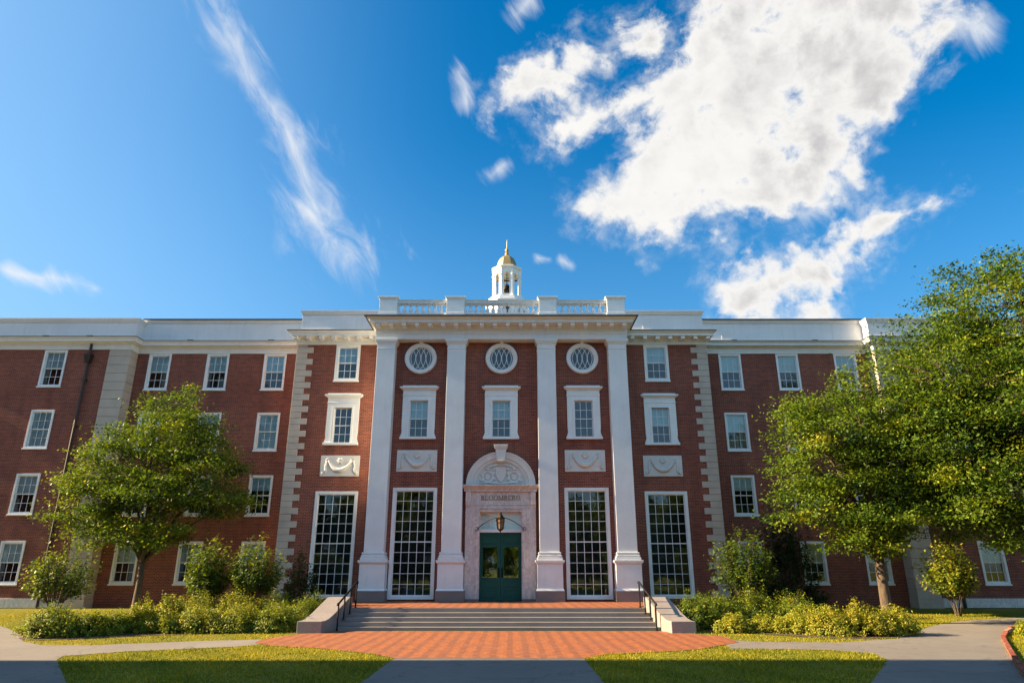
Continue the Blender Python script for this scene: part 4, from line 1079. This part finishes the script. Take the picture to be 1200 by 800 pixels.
def tree(name, label, cat, loc, trunk_h, trunk_r, blobs, ntips, per, leafL, leafW, seed, mat='leaf_a', limbs=9, sig=(.36, .36, .20), group=None, twig_show=1.0):
    rng = np.random.default_rng(seed); rnd = random.Random(seed)
    root = empty(name, label, cat, loc, group)
    top = Vector((rnd.uniform(-.1, .1), rnd.uniform(-.1, .1), trunk_h))
    tb = MB(); base = [Vector((0, 0, -.15)), Vector((.01, 0, .12)), Vector((.03, .02, trunk_h * .5)), top]
    tb.tube(base, [trunk_r * 1.35, trunk_r * 1.08, trunk_r * .95, trunk_r * .88], 12)
    wts = np.array([b[3] * b[4] * b[5] for b in blobs]) ** .8; wts /= wts.sum()
    tips = []
    for i in range(ntips):
        b = blobs[rng.choice(len(blobs), p=wts)]
        d = rng.normal(0, 1, 3); d /= np.linalg.norm(d); r = rng.uniform(.12, 1) ** .42
        tips.append(Vector((b[0] + d[0] * b[3] * r, b[1] + d[1] * b[4] * r, b[2] + d[2] * b[5] * r)))
    # main limbs run up through the crown
    lp = []; br = MB()
    far = []
    for k in range(limbs):
        best = max((rnd.choice(tips) for _ in range(14)), key=lambda p: min([(p - q).length for q in far] or [9]) + p.z * .08)
        far.append(best)
    for tgt in far:
        tgt = tgt * .9 + Vector((0, 0, trunk_h)) * .1
        mid = top * .45 + tgt * .55; mid.z = top.z + (tgt.z - top.z) * .62 + .2; mid.x = top.x + (tgt.x - top.x) * .36; mid.y = top.y + (tgt.y - top.y) * .36
        path = bez(top - Vector((0, 0, .1 * trunk_h)), mid, tgt, 9)
        path = [p + Vector((rnd.uniform(-.07, .07), rnd.uniform(-.07, .07), rnd.uniform(-.05, .05))) * (0 if i == 0 else 1) for i, p in enumerate(path)]
        r0 = trunk_r * rnd.uniform(.42, .58)
        br.tube(path, [r0 * (1 - i / 9) ** .8 + .012 for i in range(10)], 7)
        lp += [(p, r0 * (1 - i / 9) ** .8) for i, p in enumerate(path) if i > 0]
    P = []; T = []
    for tp in tips:
        cand = [(p, r) for p, r in lp if p.z < tp.z + .15] or lp
        p0, r0 = min(cand, key=lambda c: (c[0] - tp).length + .25 * abs(c[0].z - tp.z))
        mid = (p0 + tp) / 2 + Vector((rnd.uniform(-.15, .15), rnd.uniform(-.15, .15), .12 * (tp - p0).length))
        path = bez(p0, mid, tp, 4)
        br.tube(path, [min(r0 * .6, .03) + .006, .018, .014, .010, .005], 4, caps=False)
        ct = rng.normal(.42, .17)
        m = int(per * rng.uniform(.55, 1.4))
        q = np.clip(rng.normal(1, .28, m), .25, 1.05)
        A = np.array([list(v) for v in path]); idx = q * 4; i0 = np.clip(idx.astype(int), 0, 3); fr = (idx - i0)[:, None]
        c = A[i0] * (1 - fr) + A[i0 + 1] * fr
        sz = rng.uniform(.7, 1.3)
        P.append(c + rng.normal(0, 1, (m, 3)) * np.array(sig) * sz); T.append(ct + rng.normal(0, .13, m))
    P = np.concatenate(P); T = np.concatenate(T)
    T = np.where(rng.random(len(T)) < .003, 1.0, T)
    V, tint = leaves(P, leafL, leafW, rng, T)
    tr_ = tb.build('trunk', M['bark'], root, smooth=True)
    br.build('branches', M['bark'], root, smooth=True)
    np_mesh('crown', V, 4, tint, M[mat], root)
    return root

# (x, y, z, rx, ry, rz) relative to the trunk foot; z from the ground
tree('broadleaf_tree', 'young round-crowned tree with slim trunk on the lawn in front of the left wing', 'tree', (-16.45, .7, gz(.7)), 2.35, .145,
     [(.1, 0, 8.7, 1.9, 1.8, 2.2), (-1.5, 0, 7.6, 1.7, 1.8, 1.6), (1.5, 0, 7.6, 1.8, 1.8, 1.6), (-2.5, 0, 6.1, 2.1, 2.0, 1.5), (2.2, 0, 6.3, 2.0, 2.0, 1.5), (0, -.4, 5.2, 2.6, 2.4, 1.4), (-3.1, 0, 4.5, 1.6, 1.7, .9), (3.3, 0, 5.0, 1.6, 1.6, .8), (-2.7, -.2, 3.4, 1.4, 1.3, .6), (.3, -.3, 3.3, 2.1, 1.6, .85), (-.6, -.9, 4.3, 2.4, 1.4, 1.0)],
     300, 165, .145, .078, 11, limbs=11, sig=(.34, .34, .15))
tree('broadleaf_tree', 'loose pale-trunked tree rising from the yellow bushes in front of the right wing', 'tree', (15.1, -3.7, gz(-3.7)), 2.5, .20,
     [(.0, 0, 8.0, 2.5, 2.3, 2.3), (-1.7, 0, 6.4, 2.2, 2.2, 1.8), (1.6, 0, 6.0, 2.2, 2.2, 1.7), (-.4, -.3, 4.6, 2.8, 2.4, 1.3), (-2.9, 0, 4.6, 1.4, 1.5, 1.0), (-2.7, 0, 8.3, 1.0, 1.1, .9), (-.6, -.3, 3.1, 1.7, 1.4, .7), (1.4, 0, 3.8, 1.8, 1.6, .9)],
     300, 165, .145, .078, 23, limbs=10, sig=(.34, .34, .15))
tree('broadleaf_tree', 'tallest, broadest tree, low leafy crown covering the right end of the building', 'tree', (21.8, -4.6, gz(-4.6)), 3.0, .34,
     [(.0, 0, 12.3, 3.3, 3.2, 2.9), (-3.2, 0, 9.9, 3.0, 3.0, 2.4), (3.2, 0, 9.6, 3.2, 3.0, 2.6), (-4.6, .2, 8.2, 2.6, 2.5, 1.6), (-3.6, -.6, 6.6, 3.2, 3.0, 1.7), (0, -1.5, 8.0, 4.6, 3.4, 2.8), (-2.4, -1.2, 4.7, 3.6, 2.8, 1.5), (2.5, -.6, 5.2, 4.0, 3.2, 1.8), (-4.4, 0, 4.6, 1.9, 1.9, 1.0), (-1.8, -.3, 3.4, 2.8, 2.2, .7)],
     800, 175, .15, .082, 37, limbs=16, sig=(.38, .38, .17))

def shrub(name, label, cat, loc, w, h, d, nshoot, per, leafL, leafW, seed, mat, clear=.0, spiky=.0, group=None, tone=.5):
    rng = np.random.default_rng(seed); root = empty(name, label, cat, loc, group)
    P = []; T = []; O = []; sm = MB()
    lob = rng.uniform(0, 6.28, 3)
    for k in range(nshoot):
        a = rng.uniform(0, 2 * np.pi); el = np.arcsin(rng.uniform(.02 if clear < .1 else -.35, 1.0))
        bump = 1 + .16 * np.sin(3 * a + lob[0]) * np.cos(2 * el) + .12 * np.sin(5 * a + lob[1] + 3 * el) + rng.normal(0, .045)
        cz = clear * h + (h - clear * h) * (.0 if clear < .1 else .45)
        tip = np.array([np.cos(a) * np.cos(el) * w / 2, np.sin(a) * np.cos(el) * d / 2, 0]) * bump
        tip[2] = cz + np.sin(el) * (h - cz) * bump * (1 + spiky * rng.uniform(-.2, .5))
        tip[2] = max(tip[2], .06)
        f = np.array([tip[0] * .25, tip[1] * .25, 0.0 if clear < .1 else clear * h * .9]) + rng.normal(0, .03, 3) * np.array([1, 1, 0])
        mid = (f + tip) / 2 + np.array([tip[0], tip[1], 0]) * .08
        if k % (3 if clear < .1 else 2) == 0: sm.tube([f, mid, tip * .97 + f * .03], [.012, .009, .004], 4, caps=False)
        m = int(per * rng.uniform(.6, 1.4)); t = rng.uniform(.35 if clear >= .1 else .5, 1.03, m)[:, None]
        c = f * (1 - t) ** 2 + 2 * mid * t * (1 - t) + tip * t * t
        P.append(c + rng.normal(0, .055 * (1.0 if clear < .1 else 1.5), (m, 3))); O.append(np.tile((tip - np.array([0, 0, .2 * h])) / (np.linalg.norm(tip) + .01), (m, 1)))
        T.append(rng.normal(tone, .14) + (t[:, 0] - .7) * .45 + rng.normal(0, .12, m))  # shading put into the tint: inner leaves darker; shoot tips yellow-green
    if clear >= .1:
        for k in range(5):
            a = k * 1.26 + .4; r = .10 * w
            sm.tube([(r * .35 * math.cos(a), r * .35 * math.sin(a), -.1), (r * .8 * math.cos(a), r * .8 * math.sin(a), clear * h * .6), (r * 1.8 * math.cos(a), r * 1.8 * math.sin(a), clear * h * 1.15 + .2), (r * 2.4 * math.cos(a), r * 2.4 * math.sin(a), clear * h + .55 * (1 - clear) * h)], [.028, .022, .017, .008], 6)
    P = np.concatenate(P); T = np.concatenate(T); O = np.concatenate(O)
    V, tint = leaves(P, leafL, leafW, rng, T, up=.3, droop=-.3, out=O * 1.1)
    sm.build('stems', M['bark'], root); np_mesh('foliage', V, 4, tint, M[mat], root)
    return root

SH = [  # shrubs with stems
    ('small round shrub in front of the white base of the left pavilion', -17.75, -3.0, 2.45, 2.75, .28, 150, 26, .13, .075, 'leaf_b', .38),
    ('taller of the two leafy shrubs under the ground floor windows of the left wing', -11.6, -3.4, 1.65, 3.05, .26, 150, 28, .13, .075, 'leaf_b', .33),
    ('wider leafy shrub with bare stems left of the dark bush by the left quoins', -9.75, -3.3, 2.05, 3.0, .30, 160, 28, .13, .075, 'leaf_b', .36),
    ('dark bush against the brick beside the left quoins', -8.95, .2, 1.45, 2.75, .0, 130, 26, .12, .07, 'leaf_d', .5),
    ('sunlit green shrub on thin stems beside the right quoins', 10.45, -1.6, 2.45, 3.35, .28, 170, 28, .14, .08, 'leaf_b', .22),
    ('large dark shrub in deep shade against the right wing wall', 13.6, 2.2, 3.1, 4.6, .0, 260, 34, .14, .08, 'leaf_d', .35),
    ('small bright yellow green tree in front of the right pavilion corner', 19.7, -.7, 2.1, 3.0, .24, 170, 26, .14, .08, 'leaf_b', .62)]
for i, (lab, x, y, w, h, cl, ns, per, lL, lW, mt, tn) in enumerate(SH):
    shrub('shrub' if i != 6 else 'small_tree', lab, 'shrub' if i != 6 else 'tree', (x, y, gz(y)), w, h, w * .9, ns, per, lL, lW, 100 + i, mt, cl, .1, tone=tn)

AZ = [  # (label, x, y, w, h, spiky, tone, mat)
    ('low dark-based azalea at the far left tip of the left bed', -14.3, -8.3, 1.65, 1.08, .0, .45),
    ('low azalea right of the leftmost bush of the left bed', -13.3, -7.8, 1.2, .86, .0, .52),
    ('smallest azalea in the front row of the left bed', -12.75, -7.3, .85, .78, .0, .5),
    ('upright azalea below the trunk of the left tree', -12.2, -6.8, 1.05, 1.15, .12, .6),
    ('flat azalea right of the upright azalea below the left tree', -11.35, -6.8, 1.2, .72, .0, .55),
    ('round ball-shaped azalea behind the flat one in the left bed', -12.3, -4.5, 1.1, 1.24, .0, .6),
    ('tall azalea in the back row below the taller leafy shrub', -11.4, -4.2, 1.6, 1.28, .0, .6),
    ('tallest azalea of the left bed below the shrub with bare stems', -9.9, -4.2, 1.95, 1.36, .0, .62),
    ('front azalea of the left bed third from the left cheek wall', -10.35, -6.5, 1.55, .96, .0, .55),
    ('front azalea of the left bed next to the one at the cheek wall end', -9.1, -6.3, 1.65, 1.0, .0, .58),
    ('back row azalea below the left quoins', -8.55, -4.0, 1.55, 1.3, .0, .5),
    ('front azalea close to the end of the left cheek wall', -7.75, -6.1, 1.6, 1.0, .0, .5),
    ('azalea growing against the upper end of the left cheek wall', -7.1, -4.6, 1.45, 1.25, .0, .42),
    ('small yellow bush in front of the quoins in the right bed', 8.25, -6.6, 1.1, .74, .25, .68),
    ('smallest yellow bush between two bushes in the front of the right bed', 9.2, -6.6, .85, .70, .25, .66),
    ('narrow yellow bush third along the front of the right bed', 9.85, -6.9, .9, .66, .3, .68),
    ('loose yellow bush in the middle of the right bed front', 10.5, -7.2, 1.2, .98, .35, .7),
    ('spiky tall yellow bush left of the trunk of the right tree', 11.05, -7.7, 1.4, 1.12, .4, .72),
    ('dense yellow bush in front of the trunk of the right tree', 12.05, -7.8, 1.35, 1.18, .35, .74),
    ('last yellow bush at the right end of the right bed beside the walk', 13.2, -7.5, 1.5, 1.12, .35, .72),
    ('rounded green bush below the sunlit shrub in the right bed', 9.9, -4.0, 1.55, 1.4, .3, .4),
    ('dark green bush left of the rounded one at the back of the right bed', 8.5, -4.0, 1.55, 1.25, .3, .34),
    ('wide green bush in front of the large dark shrub', 11.3, -4.3, 2.1, 1.12, .3, .42),
    ('dark green bush against the right cheek wall', 7.35, -5.3, 1.8, 1.28, .15, .3),
    ('small leafy bush behind the brick kerb at the right edge', 17.5, -8.4, 1.2, .62, .3, .55)]
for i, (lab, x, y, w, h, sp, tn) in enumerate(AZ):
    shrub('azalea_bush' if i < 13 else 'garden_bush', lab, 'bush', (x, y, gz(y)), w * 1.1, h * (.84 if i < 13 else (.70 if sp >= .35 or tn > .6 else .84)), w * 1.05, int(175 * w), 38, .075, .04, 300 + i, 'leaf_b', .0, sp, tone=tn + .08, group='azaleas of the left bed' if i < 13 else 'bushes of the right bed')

# ------------------------------------------------------------------ what stands out of frame: the hall whose shade falls on the near lawn, and the trees the windows mirror
hb = empty('neighbouring_hall', 'red brick hall left of the camera whose shade covers the near lawn', 'building', (-35, -33.25, -.72))
mb = MB(); mb.box(-9, 9, -18.5, 18.5, 0, 20.5); mb.build('wall', M['brick'], hb)
mb = MB(); mb.box(-9.12, 9.08, -18.6, 18.55, 20.5, 21.2); mb.build('parapet', M['panel'], hb)
mb = MB()
for fz in (1.4, 5.2, 9.0, 12.8, 16.6):
    for k in range(-6, 7):
        mb.box(9.0, 9.06, k * 2.8 - .62, k * 2.8 + .62, fz, fz + 2.1)
    for k in range(-2, 3): mb.box(k * 3.3 - .62, k * 3.3 + .62, 18.48, 18.535, fz, fz + 2.1)
mb.build('windows', M['white'], hb)
mirror = tree('shade_tree', 'broad tree across the lawn behind the camera', 'tree', (-13, -66, -.72), 3.2, .3,
     [(0, 0, 11, 3.6, 3.6, 3), (-2.5, 0, 8.5, 3, 3, 2.4), (2.6, 0, 8.3, 3, 3, 2.4), (0, 0, 6.2, 4.5, 4.5, 2.2), (0, 2.5, 8, 3, 2.5, 2.4), (0, 0, 3.2, 4.2, 4.2, 1.8), (0, 0, 1.6, 3.2, 3.2, 1.2)], 420, 75, .36, .22, 71, limbs=9, sig=(.5, .5, .32), group='trees across the lawn')
rt = random.Random(9)
for k, (x, y_) in enumerate([(-7.5, -118), (5.5, -140), (-1.5, -175)] + [(q, -66) for q in (-46, -38, -30, -21.5, 9, 17, 25.5, 34, 43)] + [(q, -79) for q in (-50, -42, -34, -25, -16.5, 12.5, 21, 30, 39, 48)]):
    c = copy_tree(mirror, None, (x + rt.uniform(-1, 1), y_ + rt.uniform(-3, 3), -.72)); c.rotation_euler = (0, 0, rt.uniform(0, 6.28)); s_ = rt.uniform(.85, 1.12); c.scale = (s_, s_, s_)

# ------------------------------------------------------------------ render settings
SC.render.engine = 'CYCLES'
cy = SC.cycles
cy.max_bounces = 8; cy.diffuse_bounces = 5; cy.glossy_bounces = 3; cy.transmission_bounces = 4; cy.transparent_max_bounces = 10
cy.sample_clamp_indirect = 6.0
cy.use_denoising = True
try: cy.denoiser = 'OPENIMAGEDENOISE'
except Exception: pass
cy.use_adaptive_sampling = True; cy.adaptive_threshold = 0.02
